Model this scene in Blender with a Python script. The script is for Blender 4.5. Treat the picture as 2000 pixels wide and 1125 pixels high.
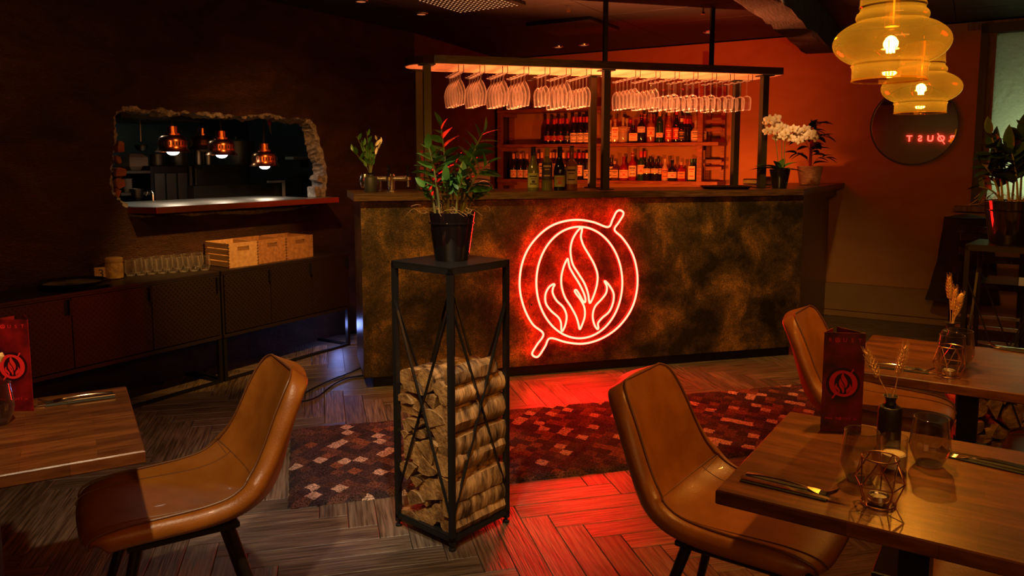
import bpy, math, random
from mathutils import Vector, Matrix, geometry
from math import sin, cos, pi, radians as R
random.seed(7)
SC = bpy.context.scene
COL = SC.collection
for o in list(bpy.data.objects): bpy.data.objects.remove(o)

# ------------------------------------------------------------ camera, world, exposure
H = 1.45; F = 1500.0; PITCH = R(6.1)
cam = bpy.data.cameras.new('camera'); cam.sensor_width = 36; cam.lens = F/2000*36
cam.shift_y = -87.5/2000; cam.clip_start = .05
camo = bpy.data.objects.new('camera', cam); COL.objects.link(camo)
camo.location = (0, 0, H); camo.rotation_euler = (R(90)-PITCH, 0, 0)
SC.camera = camo
w = bpy.data.worlds.new('world'); SC.world = w; w.use_nodes = True
w.node_tree.nodes['Background'].inputs[0].default_value = (.5, .3, .2, 1)
w.node_tree.nodes['Background'].inputs[1].default_value = 0.0015
SC.view_settings.view_transform = 'Standard'; SC.view_settings.look = 'None'
SC.view_settings.gamma = 1; SC.view_settings.use_curve_mapping = False
SC.view_settings.exposure = 0.0
SC.cycles.use_denoising = True
SC.cycles.max_bounces = 8; SC.cycles.diffuse_bounces = 3; SC.cycles.glossy_bounces = 4
SC.cycles.transparent_max_bounces = 40; SC.cycles.transmission_bounces = 6
SC.cycles.sample_clamp_indirect = 3; SC.cycles.caustics_reflective = False; SC.cycles.caustics_refractive = False

CP, SP = cos(PITCH), sin(PITCH)
def ray(u, v):
    x = (u-1000)/F; y = -(v-475)/F
    return Vector((x, CP+y*SP, -SP+y*CP))
def atz(u, v, z):
    d = ray(u, v); t = (z-H)/d.z; return Vector((d.x*t, d.y*t, z))
def atp(u, v, p, a):
    n = (-sin(R(a)), cos(R(a))); d = ray(u, v)
    t = (p[0]*n[0]+p[1]*n[1])/(d.x*n[0]+d.y*n[1]); return Vector((d.x*t, d.y*t, H+d.z*t))
def aty(u, v, y):
    d = ray(u, v); t = y/d.y; return Vector((d.x*t, y, H+d.z*t))

def light(kind, name, loc, col, power, size=.05, aim=None, angle=60, blend=.5, sy=None):
    l = bpy.data.lights.new(name, kind); l.color = col; l.energy = power
    if kind == 'SPOT': l.spot_size = R(angle); l.spot_blend = blend; l.shadow_soft_size = size
    elif kind == 'AREA':
        l.size = size
        if sy: l.shape = 'RECTANGLE'; l.size_y = sy
    else: l.shadow_soft_size = size
    o = bpy.data.objects.new(name, l); COL.objects.link(o); o.location = loc
    if aim is not None: o.rotation_euler = (Vector(aim)-Vector(loc)).to_track_quat('-Z', 'Y').to_euler()
    return o
#LIGHTS
light('SPOT', 'downlight_floor', (-.5, .9, 2.55), (1, .70, .40), 150, .03, (-.95, 2.65, 0), 50, .5)
light('SPOT', 'rug_fill_spot', (-.2, 1.9, 2.55), (1, .76, .54), 130, .03, (-.72, 3.4, 0), 34, .5)  # added spot that lifts the rug's left end, no fixture behind it
light('SPOT', 'downlight_bar_left', (-1.1, 3.2, 2.55), (1, .55, .12), 190, .04, (-.5, 4.9, .75), 52, .9)
light('SPOT', 'downlight_bar_right', (1.2, 3.7, 2.55), (1, .5, .11), 190, .04, (1.6, 5.4, .75), 62, .9)
light('SPOT', 'downlight_logs', (-.9, 1.2, 2.5), (1, .52, .08), 88, .03, (-.28, 2.9, .98), 33, .5)
light('SPOT', 'orchid_fill_spot', (1.5, 4.4, 2.5), (1, .50, .2), 80, .03, (2.06, 5.85, 1.58), 15, .6)  # helper spot added to brighten the orchid petals
light('SPOT', 'downlight_wall_left', (-1.1, 4.4, 2.5), (1, .36, .08), 60, .05, (-1.7, 5.9, .95), 80, .95)
light('SPOT', 'wall_near_fill_spot', (-2.0, 2.6, 2.5), (1, .38, .09), 26, .05, (-3.0, 4.2, 1.3), 100, 1)  # weak wide light added to lift the near left wall
light('SPOT', 'crates_fill_spot', (-.7, 4.0, 2.5), (1, .46, .10), 210, .03, (-1.95, 5.2, .75), 40, .7)  # extra spot added so crates and tumblers show on the sideboard
light('SPOT', 'bar_glow_left', (.60, 5.66, 1.14), (1, .15, .015), 190, .03, (1.45, 7.2, 1.45), 115, .8)
light('SPOT', 'bar_glow_right', (1.25, 6.0, 1.14), (1, .18, .02), 75, .03, (1.6, 7.4, 1.5), 98, .8)
st_ = light('AREA', 'bar_worktop_strip', (.58, 5.96, 1.15), (1, .22, .06), 95, 1.9, None, sy=.05)
st_.data.spread = R(110); st_.rotation_euler = (R(212), 0, R(15.5))
light('AREA', 'canopy_red_strip', (1.2, 6.4, 2.3), (1, .01, .005), 12, 1.6, (1.9, 7.6, 2.4), sy=.05)
light('POINT', 'under_counter_blue', (-1.37, 5.95, .16), (.25, .35, 1), 1.6, .04)
light('AREA', 'dining_room_fill', (.6, -1.3, 2.5), (1, .42, .10), 30, 1.6, (.7, 2.5, .6))
light('POINT', 'neon_letters_glow', (-3.2, -1.0, 1.95), (1, .015, .01), 5, .04)
light('SPOT', 'rear_wall_fill_spot', (-.8, -.4, 2.5), (.75, .8, .35), 14, .05, (-2.0, -1.7, 1.4), 80, .8)  # unseen spot added to tone the rear wall in the mirror
light('POINT', 'kitchen_fill_point', (-3.3, 6.2, 2.3), (.75, 1, .9), 5, .1)  # added ambient light for the kitchen, not an actual lamp
#ENDLIGHTS

# ------------------------------------------------------------ materials
def nt(name):
    m = bpy.data.materials.new(name); m.use_nodes = True
    t = m.node_tree; return m, t, t.nodes['Principled BSDF'], t.nodes, t.links
def N(t, kind, **kw):
    n = t.nodes.new(kind)
    for k, v in kw.items():
        if k in n.inputs.keys() if not hasattr(n, k) else False: n.inputs[k].default_value = v
        else: setattr(n, k, v)
    return n
def c4(c): return (c[0], c[1], c[2], 1)
def pm(name, col, rough=.5, metal=0, col2=None, ns=5, bump=0, bs=60, coat=0, emis=None, es=0, stretch=None, rnd=0, detail=5, spec=.5):
    m, t, b, nn, L = nt(name)
    b.inputs['Roughness'].default_value = rough; b.inputs['Metallic'].default_value = metal
    b.inputs['Coat Weight'].default_value = coat; b.inputs['Specular IOR Level'].default_value = spec
    b.inputs['Base Color'].default_value = c4(col)
    tc = t.nodes.new('ShaderNodeTexCoord'); vec = tc.outputs['Object']
    if stretch:
        mp = t.nodes.new('ShaderNodeMapping'); mp.inputs['Scale'].default_value = stretch
        L.new(vec, mp.inputs['Vector']); vec = mp.outputs['Vector']
    out = None
    if rnd:
        oi = t.nodes.new('ShaderNodeObjectInfo')
        va = t.nodes.new('ShaderNodeVectorMath'); va.operation = 'ADD'
        vs = t.nodes.new('ShaderNodeVectorMath'); vs.operation = 'SCALE'; vs.inputs[3].default_value = 37
        cx = t.nodes.new('ShaderNodeCombineXYZ')
        for i in range(3): L.new(oi.outputs['Random'], cx.inputs[i])
        L.new(cx.outputs[0], vs.inputs[0]); L.new(vec, va.inputs[0]); L.new(vs.outputs[0], va.inputs[1]); vec = va.outputs[0]
    if col2:
        n = t.nodes.new('ShaderNodeTexNoise'); n.inputs['Scale'].default_value = ns; n.inputs['Detail'].default_value = detail
        L.new(vec, n.inputs['Vector'])
        r = t.nodes.new('ShaderNodeValToRGB'); r.color_ramp.elements[0].position = .35; r.color_ramp.elements[1].position = .65
        r.color_ramp.elements[0].color = c4(col); r.color_ramp.elements[1].color = c4(col2)
        L.new(n.outputs['Fac'], r.inputs['Fac']); out = r.outputs['Color']
        if rnd:
            mx = t.nodes.new('ShaderNodeMix'); mx.data_type = 'RGBA'; mx.blend_type = 'MULTIPLY'; mx.inputs[0].default_value = 1
            mr = t.nodes.new('ShaderNodeMapRange'); mr.inputs['To Min'].default_value = 1-rnd; mr.inputs['To Max'].default_value = 1
            L.new(oi.outputs['Random'], mr.inputs['Value']); L.new(out, mx.inputs['A'])
            L.new(mr.outputs[0], mx.inputs['B']); out = mx.outputs['Result']
        L.new(out, b.inputs['Base Color'])
    if bump:
        n2 = t.nodes.new('ShaderNodeTexNoise'); n2.inputs['Scale'].default_value = bs; n2.inputs['Detail'].default_value = 6
        L.new(vec, n2.inputs['Vector'])
        bp = t.nodes.new('ShaderNodeBump'); bp.inputs['Strength'].default_value = bump; bp.inputs['Distance'].default_value = .01
        L.new(n2.outputs['Fac'], bp.inputs['Height']); L.new(bp.outputs[0], b.inputs['Normal'])
    if emis:
        b.inputs['Emission Color'].default_value = c4(emis); b.inputs['Emission Strength'].default_value = es
    return m
def glassm(name, tint, refl=.06, rim=.8, rcol=(1, 1, 1), rough=.02, power=3, haze=0):
    m = bpy.data.materials.new(name); m.use_nodes = True; t = m.node_tree; L = t.links
    t.nodes.clear(); o = t.nodes.new('ShaderNodeOutputMaterial')
    tr = t.nodes.new('ShaderNodeBsdfTransparent'); tr.inputs[0].default_value = c4(tint)
    g = t.nodes.new('ShaderNodeBsdfGlossy'); g.inputs['Color'].default_value = c4(rcol); g.inputs['Roughness'].default_value = rough
    lw = t.nodes.new('ShaderNodeLayerWeight'); lw.inputs['Blend'].default_value = .5
    p = t.nodes.new('ShaderNodeMath'); p.operation = 'POWER'; p.inputs[1].default_value = power
    q = t.nodes.new('ShaderNodeMath'); q.operation = 'MULTIPLY_ADD'; q.inputs[1].default_value = rim; q.inputs[2].default_value = refl; q.use_clamp = True
    mx = t.nodes.new('ShaderNodeMixShader')
    L.new(lw.outputs['Facing'], p.inputs[0]); L.new(p.outputs[0], q.inputs[0]); L.new(q.outputs[0], mx.inputs[0])
    gs = g.outputs[0]
    if haze:
        dl = t.nodes.new('ShaderNodeBsdfDiffuse'); tl = t.nodes.new('ShaderNodeBsdfTranslucent'); m1 = t.nodes.new('ShaderNodeMixShader'); m2 = t.nodes.new('ShaderNodeMixShader')
        dl.inputs[0].default_value = c4(rcol); tl.inputs[0].default_value = c4(rcol); m2.inputs[0].default_value = haze
        L.new(dl.outputs[0], m1.inputs[1]); L.new(tl.outputs[0], m1.inputs[2]); L.new(gs, m2.inputs[1]); L.new(m1.outputs[0], m2.inputs[2]); gs = m2.outputs[0]
    L.new(tr.outputs[0], mx.inputs[1]); L.new(gs, mx.inputs[2]); L.new(mx.outputs[0], o.inputs[0])
    return m
def emim(name, col, s):
    m = bpy.data.materials.new(name); m.use_nodes = True; t = m.node_tree
    t.nodes.clear(); o = t.nodes.new('ShaderNodeOutputMaterial'); e = t.nodes.new('ShaderNodeEmission')
    e.inputs[0].default_value = c4(col); e.inputs[1].default_value = s; t.links.new(e.outputs[0], o.inputs[0]); return m

def plaster(name, c1, c2, strength=.6):
    m, t, b, nn, L = nt(name)
    tc = t.nodes.new('ShaderNodeTexCoord')
    mp = t.nodes.new('ShaderNodeMapping'); mp.inputs['Rotation'].default_value = (.5, .3, .4); mp.inputs['Scale'].default_value = (1, 1, 2.2)
    L.new(tc.outputs['Object'], mp.inputs[0])
    n = t.nodes.new('ShaderNodeTexNoise'); n.inputs['Scale'].default_value = 2.2; n.inputs['Detail'].default_value = 8; n.inputs['Distortion'].default_value = 1.2
    L.new(mp.outputs[0], n.inputs[0])
    r = t.nodes.new('ShaderNodeValToRGB'); r.color_ramp.elements[0].position = .3; r.color_ramp.elements[1].position = .7
    r.color_ramp.elements[0].color = c4(c1); r.color_ramp.elements[1].color = c4(c2)
    L.new(n.outputs[0], r.inputs[0]); L.new(r.outputs[0], b.inputs['Base Color'])
    v = t.nodes.new('ShaderNodeTexVoronoi'); v.feature = 'DISTANCE_TO_EDGE'; v.inputs['Scale'].default_value = 2.6
    nd = t.nodes.new('ShaderNodeTexNoise'); nd.inputs['Scale'].default_value = 5; nd.inputs['Detail'].default_value = 5
    L.new(mp.outputs[0], nd.inputs[0])
    ad = t.nodes.new('ShaderNodeVectorMath'); ad.operation = 'ADD'; L.new(mp.outputs[0], ad.inputs[0]); L.new(nd.outputs['Color'], ad.inputs[1]); L.new(ad.outputs[0], v.inputs['Vector'])
    ms = t.nodes.new('ShaderNodeMapRange'); ms.inputs['From Max'].default_value = .03; L.new(v.outputs[0], ms.inputs[0])
    n2 = t.nodes.new('ShaderNodeTexNoise'); n2.inputs['Scale'].default_value = 22; n2.inputs['Detail'].default_value = 8; n2.inputs['Distortion'].default_value = 2
    mp2 = t.nodes.new('ShaderNodeMapping'); mp2.inputs['Rotation'].default_value = (.9, .2, 1.0); mp2.inputs['Scale'].default_value = (1, 1, 5); L.new(tc.outputs['Object'], mp2.inputs[0]); L.new(mp2.outputs[0], n2.inputs[0])
    n3 = t.nodes.new('ShaderNodeTexNoise'); n3.inputs['Scale'].default_value = 6; n3.inputs['Detail'].default_value = 3; L.new(tc.outputs['Object'], n3.inputs[0])
    a1 = t.nodes.new('ShaderNodeMath'); a1.operation = 'MULTIPLY_ADD'; a1.inputs[1].default_value = .12; L.new(ms.outputs[0], a1.inputs[0])
    L.new(n2.outputs[0], a1.inputs[2])
    a2 = t.nodes.new('ShaderNodeMath'); a2.operation = 'MULTIPLY_ADD'; a2.inputs[1].default_value = 1.6; L.new(n3.outputs[0], a2.inputs[0]); L.new(a1.outputs[0], a2.inputs[2])
    bp = t.nodes.new('ShaderNodeBump'); bp.inputs['Strength'].default_value = strength; bp.inputs['Distance'].default_value = .09
    L.new(a2.outputs[0], bp.inputs['Height']); L.new(bp.outputs[0], b.inputs['Normal'])
    b.inputs['Roughness'].default_value = .65
    return m
def woodm(name, c1, c2, rough=.4, scale=(2, 30, 30), rnd=.4, bump=.15, coat=0, stave=None, ns=3.0):
    m = pm(name, c1, rough, 0, c2, ns, bump, 6, coat, stretch=scale, rnd=rnd)
    if stave:
        t = m.node_tree; L = t.links; b = t.nodes['Principled BSDF']
        src = b.inputs['Base Color'].links[0].from_socket
        tc = t.nodes.new('ShaderNodeTexCoord'); br = t.nodes.new('ShaderNodeTexBrick')
        br.inputs['Scale'].default_value = 1; br.inputs['Brick Width'].default_value = stave[0]; br.inputs['Row Height'].default_value = stave[1]
        br.inputs['Mortar Size'].default_value = .0004; br.offset = .37
        br.inputs['Color1'].default_value = (1.2, 1.15, 1.1, 1); br.inputs['Color2'].default_value = (.66, .64, .62, 1); br.inputs['Mortar'].default_value = (.35, .3, .3, 1)
        L.new(tc.outputs['Object'], br.inputs['Vector'])
        mx = t.nodes.new('ShaderNodeMix'); mx.data_type = 'RGBA'; mx.blend_type = 'MULTIPLY'; mx.inputs[0].default_value = 1
        L.new(src, mx.inputs['A']); L.new(br.outputs['Color'], mx.inputs['B']); L.new(mx.outputs['Result'], b.inputs['Base Color'])
    return m

MT = {}
MT['plaster'] = plaster('dark_trowelled_plaster', (.045, .018, .008), (.15, .06, .024), 1.0)
MT['plaster_smooth'] = plaster('smooth_clay_plaster', (.34, .16, .06), (.40, .20, .08), .12)
MT['plaster_red'] = plaster('brushed_clay_plaster', (.10, .03, .018), (.16, .05, .03), .25)
MT['broken'] = pm('broken_plaster_edge', (.45, .42, .38), .9, 0, (.22, .2, .18), 30, .9, 60)
MT['brick'] = pm('raw_red_brick', (.28, .07, .03), .9, 0, (.36, .14, .07), 12, .6, 80)
MT['base'] = pm('painted_wall_panel', (.21, .125, .06), .5, 0, (.25, .15, .075), 2, .08, 60)
MT['plank'] = woodm('grey_brown_oak_plank', (.075, .05, .034), (.25, .19, .135), .38, (1.4, 24, 24), .45, .35, ns=4)
MT['subfloor'] = pm('dark_floor_joint', (.012, .009, .007), .8)
MT['walnut'] = woodm('dark_walnut', (.045, .022, .012), (.12, .062, .03), .3, (3, 30, 30), .25, .15)
MT['shelfwood'] = woodm('red_brown_shelf_wood', (.16, .05, .022), (.34, .12, .05), .4, (3, 30, 30), .3, .2)
MT['table'] = woodm('oiled_stave_table_wood', (.095, .030, .008), (.18, .062, .015), .34, (4, 26, 26), 0, .06, .05, stave=(.16, .042))
MT['beam'] = woodm('rough_dark_beam_wood', (.005, .003, .002), (.02, .010, .007), .8, (2, 12, 12), 0, 1.0)
MT['crate_pale'] = woodm('pale_birch_crate_wood', (.50, .30, .13), (.66, .42, .2), .5, (2, 14, 14), .15, .1)
MT['crate_dark'] = woodm('tan_pine_crate_wood', (.30, .14, .055), (.46, .24, .10), .5, (2, 14, 14), .15, .1)
MT['black'] = pm('matt_black_metal', (.012, .012, .013), .42, .3)
MT['olive'] = pm('bronze_brown_steel', (.055, .045, .022), .42, .5)
MT['cab'] = pm('perforated_cabinet_steel', (.022, .016, .018), .45, .2)
MT['gloss_black'] = pm('glossy_black_ceramic', (.008, .006, .007), .1, coat=.5)
MT['matt_vase'] = pm('matt_black_stoneware', (.018, .017, .016), .55)
MT['leather'] = pm('cognac_leather', (.24, .078, .009), .38, 0, (.32, .11, .013), 14, .12, 180, coat=.05)
MT['seam'] = pm('dark_leather_piping', (.14, .05, .012), .45)
MT['leg'] = pm('black_chair_leg', (.02, .015, .012), .28, .3)
MT['glass'] = glassm('clear_glass', (.93, .93, .93), .05, 1.0)
MT['hglass'] = glassm('crystal_glass', (.98, .98, .98), .06, 1.2, rough=.05, power=1.8, haze=.36)
def hazeglass(m, col, amt, em=0):
    t = m.node_tree; L = t.links; o = [n for n in t.nodes if n.type == 'OUTPUT_MATERIAL'][0]; src = o.inputs[0].links[0].from_socket
    tl = t.nodes.new('ShaderNodeBsdfTranslucent'); tl.inputs[0].default_value = c4(col); mx = t.nodes.new('ShaderNodeMixShader'); mx.inputs[0].default_value = amt
    L.new(src, mx.inputs[1]); L.new(tl.outputs[0], mx.inputs[2]); L.new(mx.outputs[0], o.inputs[0])
MT['smoke'] = glassm('smoky_glass', (.60, .53, .48), .06, .9, power=2.2, haze=.12)
MT['amber'] = glassm('amber_shade_glass', (.88, .66, .24), .08, .7, (1, .75, .35), .04)
hazeglass(MT['amber'], (1, .78, .14), .011)
MT['acrylic'] = glassm('clear_acrylic', (.97, .95, .95), .03, .3)
MT['bulb'] = glassm('bulb_glass', (1, .9, .65), .05, .4, (1, .8, .5))
MT['filament'] = emim('glowing_filament', (1, .72, .30), 60)
MT['halo'] = emim('frosted_inner_glow', (1, .62, .2), 3)
MT['neon'] = emim('neon_red_tube', (1, .0095, .0055), 95)
MT['neon_back'] = emim('neon_tube_rear', (1, .0095, .0055), 28)
MT['neon_sign'] = emim('neon_red_letters', (1, .05, .04), 9)
MT['heat'] = emim('heat_lamp_bulb', (1, .93, .8), 14)
MT['downlight'] = emim('downlight_lens', (1, .25, .08), .45)
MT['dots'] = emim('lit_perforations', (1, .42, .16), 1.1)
MT['copper'] = pm('polished_copper', (.95, .36, .16), .24, 1, (.8, .22, .08), 5)
MT['chrome'] = pm('chrome', (.85, .83, .8), .2, 1)
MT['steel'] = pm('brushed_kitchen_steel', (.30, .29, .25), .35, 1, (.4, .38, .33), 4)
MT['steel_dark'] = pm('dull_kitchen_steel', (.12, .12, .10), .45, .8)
MT['cutlery'] = pm('cutlery_steel', (.85, .7, .5), .16, 1)
MT['gold_wire'] = pm('brass_wire', (.75, .40, .16), .25, 1)
MT['brass'] = pm('polished_brass_tray', (.95, .62, .2), .18, 1)
MT['mirror'] = pm('tinted_mirror', (.62, .56, .42), .01, 1)
MT['pouch'] = pm('dark_green_napkin_pouch', (.035, .036, .02), .8, bump=.3, bs=300)
MT['log_end'] = pm('cut_birch_end_grain', (.15, .068, .016), .8, 0, (.40, .23, .075), 22, .7, 60, stretch=(1, 1, 1), rnd=.35)
MT['log_split'] = woodm('split_birch_grain', (.24, .12, .035), (.44, .25, .08), .7, (2.5, 22, 22), .3, .6)
MT['bark'] = pm('papery_birch_bark', (.04, .02, .008), .6, 0, (.55, .33, .13), 9, 1.0, 16, stretch=(.9, 3.6, .9), rnd=.4)
MT['leaf'] = pm('glossy_green_leaf', (.04, .13, .018), .34, 0, (.07, .19, .03), 8, rnd=.35)
MT['leaf_dark'] = pm('dark_houseplant_leaf', (.02, .05, .015), .35, 0, (.03, .07, .02), 8, rnd=.3)
MT['stem'] = pm('pale_green_stem', (.14, .14, .04), .5)
MT['fibre'] = pm('coir_fibre', (.42, .25, .09), .8)
MT['soil'] = pm('potting_soil', (.03, .02, .012), .9, 0, (.1, .06, .03), 60, .8, 80)
MT['petal'] = pm('white_orchid_petal', (.92, .82, .68), .5, 0, (.8, .62, .45), 20)
MT['wicker'] = pm('woven_seagrass', (.68, .34, .13), .75, 0, (.36, .16, .06), 40, 1.0, 60, stretch=(1, 1, 4))
MT['wheat'] = pm('dried_wheat', (.9, .62, .25), .75, 0, (.75, .48, .17), 90, .4, 200)
MT['wax'] = pm('tea_light_wax', (.75, .62, .35), .5)
MT['paper_red'] = pm('red_printed_card', (.03, .0006, .001), .42, 0, (.24, .004, .004), 16, detail=6)
MT['print_red'] = pm('bright_red_print', (.75, .02, .02), .45)
MT['print_dark'] = pm('black_red_print', (.02, .0005, .0008), .45)
MT['pole'] = pm('moss_pole_red', (.35, .03, .02), .8)
MT['tray'] = pm('black_serving_tray', (.01, .01, .01), .3)
MT['tray_mat'] = pm('worn_tray_mat', (.22, .2, .17), .5, 0, (.04, .04, .035), 8)
MT['white'] = pm('off_white_plastic', (.5, .46, .38), .5)
MT['cable'] = pm('black_cable', (.01, .01, .01), .4)
MT['ceiling'] = pm('black_ceiling_tile', (.006, .004, .004), .6, 0, (.009, .006, .006), 3, .1, 120)
MT['ceil_gap'] = pm('ceiling_joint', (.004, .004, .004), .8)
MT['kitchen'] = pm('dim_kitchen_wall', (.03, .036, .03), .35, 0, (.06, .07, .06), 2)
MT['coat'] = pm('dark_hanging_cloth', (.02, .014, .012), .9, 0, (.04, .02, .015), 8, .6, 20)
MT['frame_dark'] = pm('dark_window_frame', (.012, .009, .007), .5)
MT['frame_wood'] = woodm('aged_window_jamb', (.10, .06, .03), (.22, .14, .07), .6, (12, 12, 2), 0, .3)
MT['steel_shelf'] = pm('dull_brown_steel', (.16, .10, .045), .35, .7)

# bar patina
def patina():
    m, t, b, nn, L = nt('aged_gold_brown_patina')
    tc = t.nodes.new('ShaderNodeTexCoord')
    n = t.nodes.new('ShaderNodeTexNoise'); n.inputs['Scale'].default_value = 3.2; n.inputs['Detail'].default_value = 9; n.inputs['Roughness'].default_value = .62; n.inputs['Distortion'].default_value = .3
    L.new(tc.outputs['Object'], n.inputs[0])
    r = t.nodes.new('ShaderNodeValToRGB'); e = r.color_ramp.elements
    e[0].position = .40; e[0].color = (.012, .010, .006, 1); e[1].position = .75; e[1].color = (.36, .19, .055, 1)
    k = e.new(.53); k.color = (.065, .042, .016, 1)
    L.new(n.outputs[0], r.inputs[0])
    n4 = t.nodes.new('ShaderNodeTexNoise'); n4.inputs['Scale'].default_value = 55; n4.inputs['Detail'].default_value = 6; n4.inputs['Distortion'].default_value = 3
    L.new(tc.outputs['Object'], n4.inputs[0])
    r4 = t.nodes.new('ShaderNodeValToRGB'); r4.color_ramp.elements[0].position = .45; r4.color_ramp.elements[1].position = .7
    r4.color_ramp.elements[0].color = (.7, .7, .7, 1); r4.color_ramp.elements[1].color = (2.6, 2.4, 2.2, 1); L.new(n4.outputs[0], r4.inputs[0])
    mx = t.nodes.new('ShaderNodeMix'); mx.data_type = 'RGBA'; mx.blend_type = 'MULTIPLY'; mx.inputs[0].default_value = 1
    L.new(r.outputs[0], mx.inputs['A']); L.new(r4.outputs[0], mx.inputs['B']); L.new(mx.outputs['Result'], b.inputs['Base Color'])
    b.inputs['Metallic'].default_value = .35; b.inputs['Roughness'].default_value = .5
    bp = t.nodes.new('ShaderNodeBump'); bp.inputs['Strength'].default_value = .5; bp.inputs['Distance'].default_value = .006
    L.new(n4.outputs[0], bp.inputs['Height']); L.new(bp.outputs[0], b.inputs['Normal'])
    return m
MT['patina'] = patina()
def dotted(name, c1, c2, spacing, rad):
    m, t, b, nn, L = nt(name)
    tc = t.nodes.new('ShaderNodeTexCoord'); mp = t.nodes.new('ShaderNodeMapping'); mp.inputs['Rotation'].default_value = (0, R(45), 0)
    L.new(tc.outputs['Object'], mp.inputs[0])
    sx = t.nodes.new('ShaderNodeSeparateXYZ'); cx = t.nodes.new('ShaderNodeCombineXYZ'); L.new(mp.outputs[0], sx.inputs[0])
    L.new(sx.outputs[0], cx.inputs[0]); L.new(sx.outputs[2], cx.inputs[1])
    v = t.nodes.new('ShaderNodeTexVoronoi'); v.inputs['Scale'].default_value = 1/spacing; v.inputs['Randomness'].default_value = 0; v.voronoi_dimensions = '2D'
    L.new(cx.outputs[0], v.inputs['Vector'])
    lt = t.nodes.new('ShaderNodeMath'); lt.operation = 'LESS_THAN'; lt.inputs[1].default_value = rad/spacing; L.new(v.outputs['Distance'], lt.inputs[0])
    mx = t.nodes.new('ShaderNodeMix'); mx.data_type = 'RGBA'; L.new(lt.outputs[0], mx.inputs[0])
    mx.inputs['A'].default_value = c4(c1); mx.inputs['B'].default_value = c4(c2)
    L.new(mx.outputs['Result'], b.inputs['Base Color']); b.inputs['Roughness'].default_value = .42; b.inputs['Metallic'].default_value = .25
    return m
MT['perf'] = dotted('perforated_black_steel', (.026, .017, .018), (.004, .003, .003), .022, .0055)
def rugm():
    m, t, b, nn, L = nt('woven_diamond_rug')
    tc = t.nodes.new('ShaderNodeTexCoord')
    nd = t.nodes.new('ShaderNodeTexNoise'); nd.inputs['Scale'].default_value = 40; nd.inputs['Detail'].default_value = 2; L.new(tc.outputs['Object'], nd.inputs[0])
    sc = t.nodes.new('ShaderNodeVectorMath'); sc.operation = 'SCALE'; sc.inputs[3].default_value = .022; L.new(nd.outputs['Color'], sc.inputs[0])
    ad = t.nodes.new('ShaderNodeVectorMath'); ad.operation = 'ADD'; L.new(tc.outputs['Object'], ad.inputs[0]); L.new(sc.outputs[0], ad.inputs[1])
    def dot(v):
        d_ = t.nodes.new('ShaderNodeVectorMath'); d_.operation = 'DOT_PRODUCT'; d_.inputs[1].default_value = v; L.new(ad.outputs[0], d_.inputs[0]); return d_.outputs['Value']
    cb_ = t.nodes.new('ShaderNodeCombineXYZ'); L.new(dot((1/.076, 1/.088, 0)), cb_.inputs[0]); L.new(dot((1/.076, -1/.088, 0)), cb_.inputs[1])
    def cells(size, seed):
        sn = t.nodes.new('ShaderNodeVectorMath'); sn.operation = 'SNAP'; sn.inputs[1].default_value = (size, size, 10); L.new(cb_.outputs[0], sn.inputs[0])
        wn = t.nodes.new('ShaderNodeTexWhiteNoise'); wn.noise_dimensions = '4D'; wn.inputs['W'].default_value = seed; L.new(sn.outputs[0], wn.inputs['Vector']); return wn.outputs['Value']
    a = cells(1.0, 3.0)
    r = t.nodes.new('ShaderNodeValToRGB'); r.color_ramp.interpolation = 'CONSTANT'; e = r.color_ramp.elements
    e[0].position = 0; e[0].color = (.05, .032, .038, 1); e[1].position = .88; e[1].color = (.55, .38, .30, 1)
    for p, c in ((.22, (.09, .047, .042)), (.42, (.14, .064, .05)), (.60, (.065, .04, .045)), (.76, (.22, .085, .05))): k = e.new(p); k.color = c4(c)
    L.new(a, r.inputs[0])
    n = t.nodes.new('ShaderNodeTexNoise'); n.inputs['Scale'].default_value = 160; n.inputs['Detail'].default_value = 5; L.new(tc.outputs['Object'], n.inputs[0])
    r2 = t.nodes.new('ShaderNodeValToRGB'); r2.color_ramp.elements[0].position = .38; r2.color_ramp.elements[1].position = .62
    r2.color_ramp.elements[0].color = (.3, .3, .3, 1); r2.color_ramp.elements[1].color = (1.5, 1.5, 1.5, 1); L.new(n.outputs[0], r2.inputs[0])
    mx = t.nodes.new('ShaderNodeMix'); mx.data_type = 'RGBA'; mx.blend_type = 'MULTIPLY'; mx.inputs[0].default_value = 1
    L.new(r.outputs[0], mx.inputs['A']); L.new(r2.outputs[0], mx.inputs['B']); L.new(mx.outputs['Result'], b.inputs['Base Color'])
    b.inputs['Roughness'].default_value = .95; b.inputs['Specular IOR Level'].default_value = .1
    bp = t.nodes.new('ShaderNodeBump'); bp.inputs['Strength'].default_value = 1; bp.inputs['Distance'].default_value = .01
    L.new(n.outputs[0], bp.inputs['Height']); L.new(bp.outputs[0], b.inputs['Normal'])
    return m
MT['rug'] = rugm()
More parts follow.
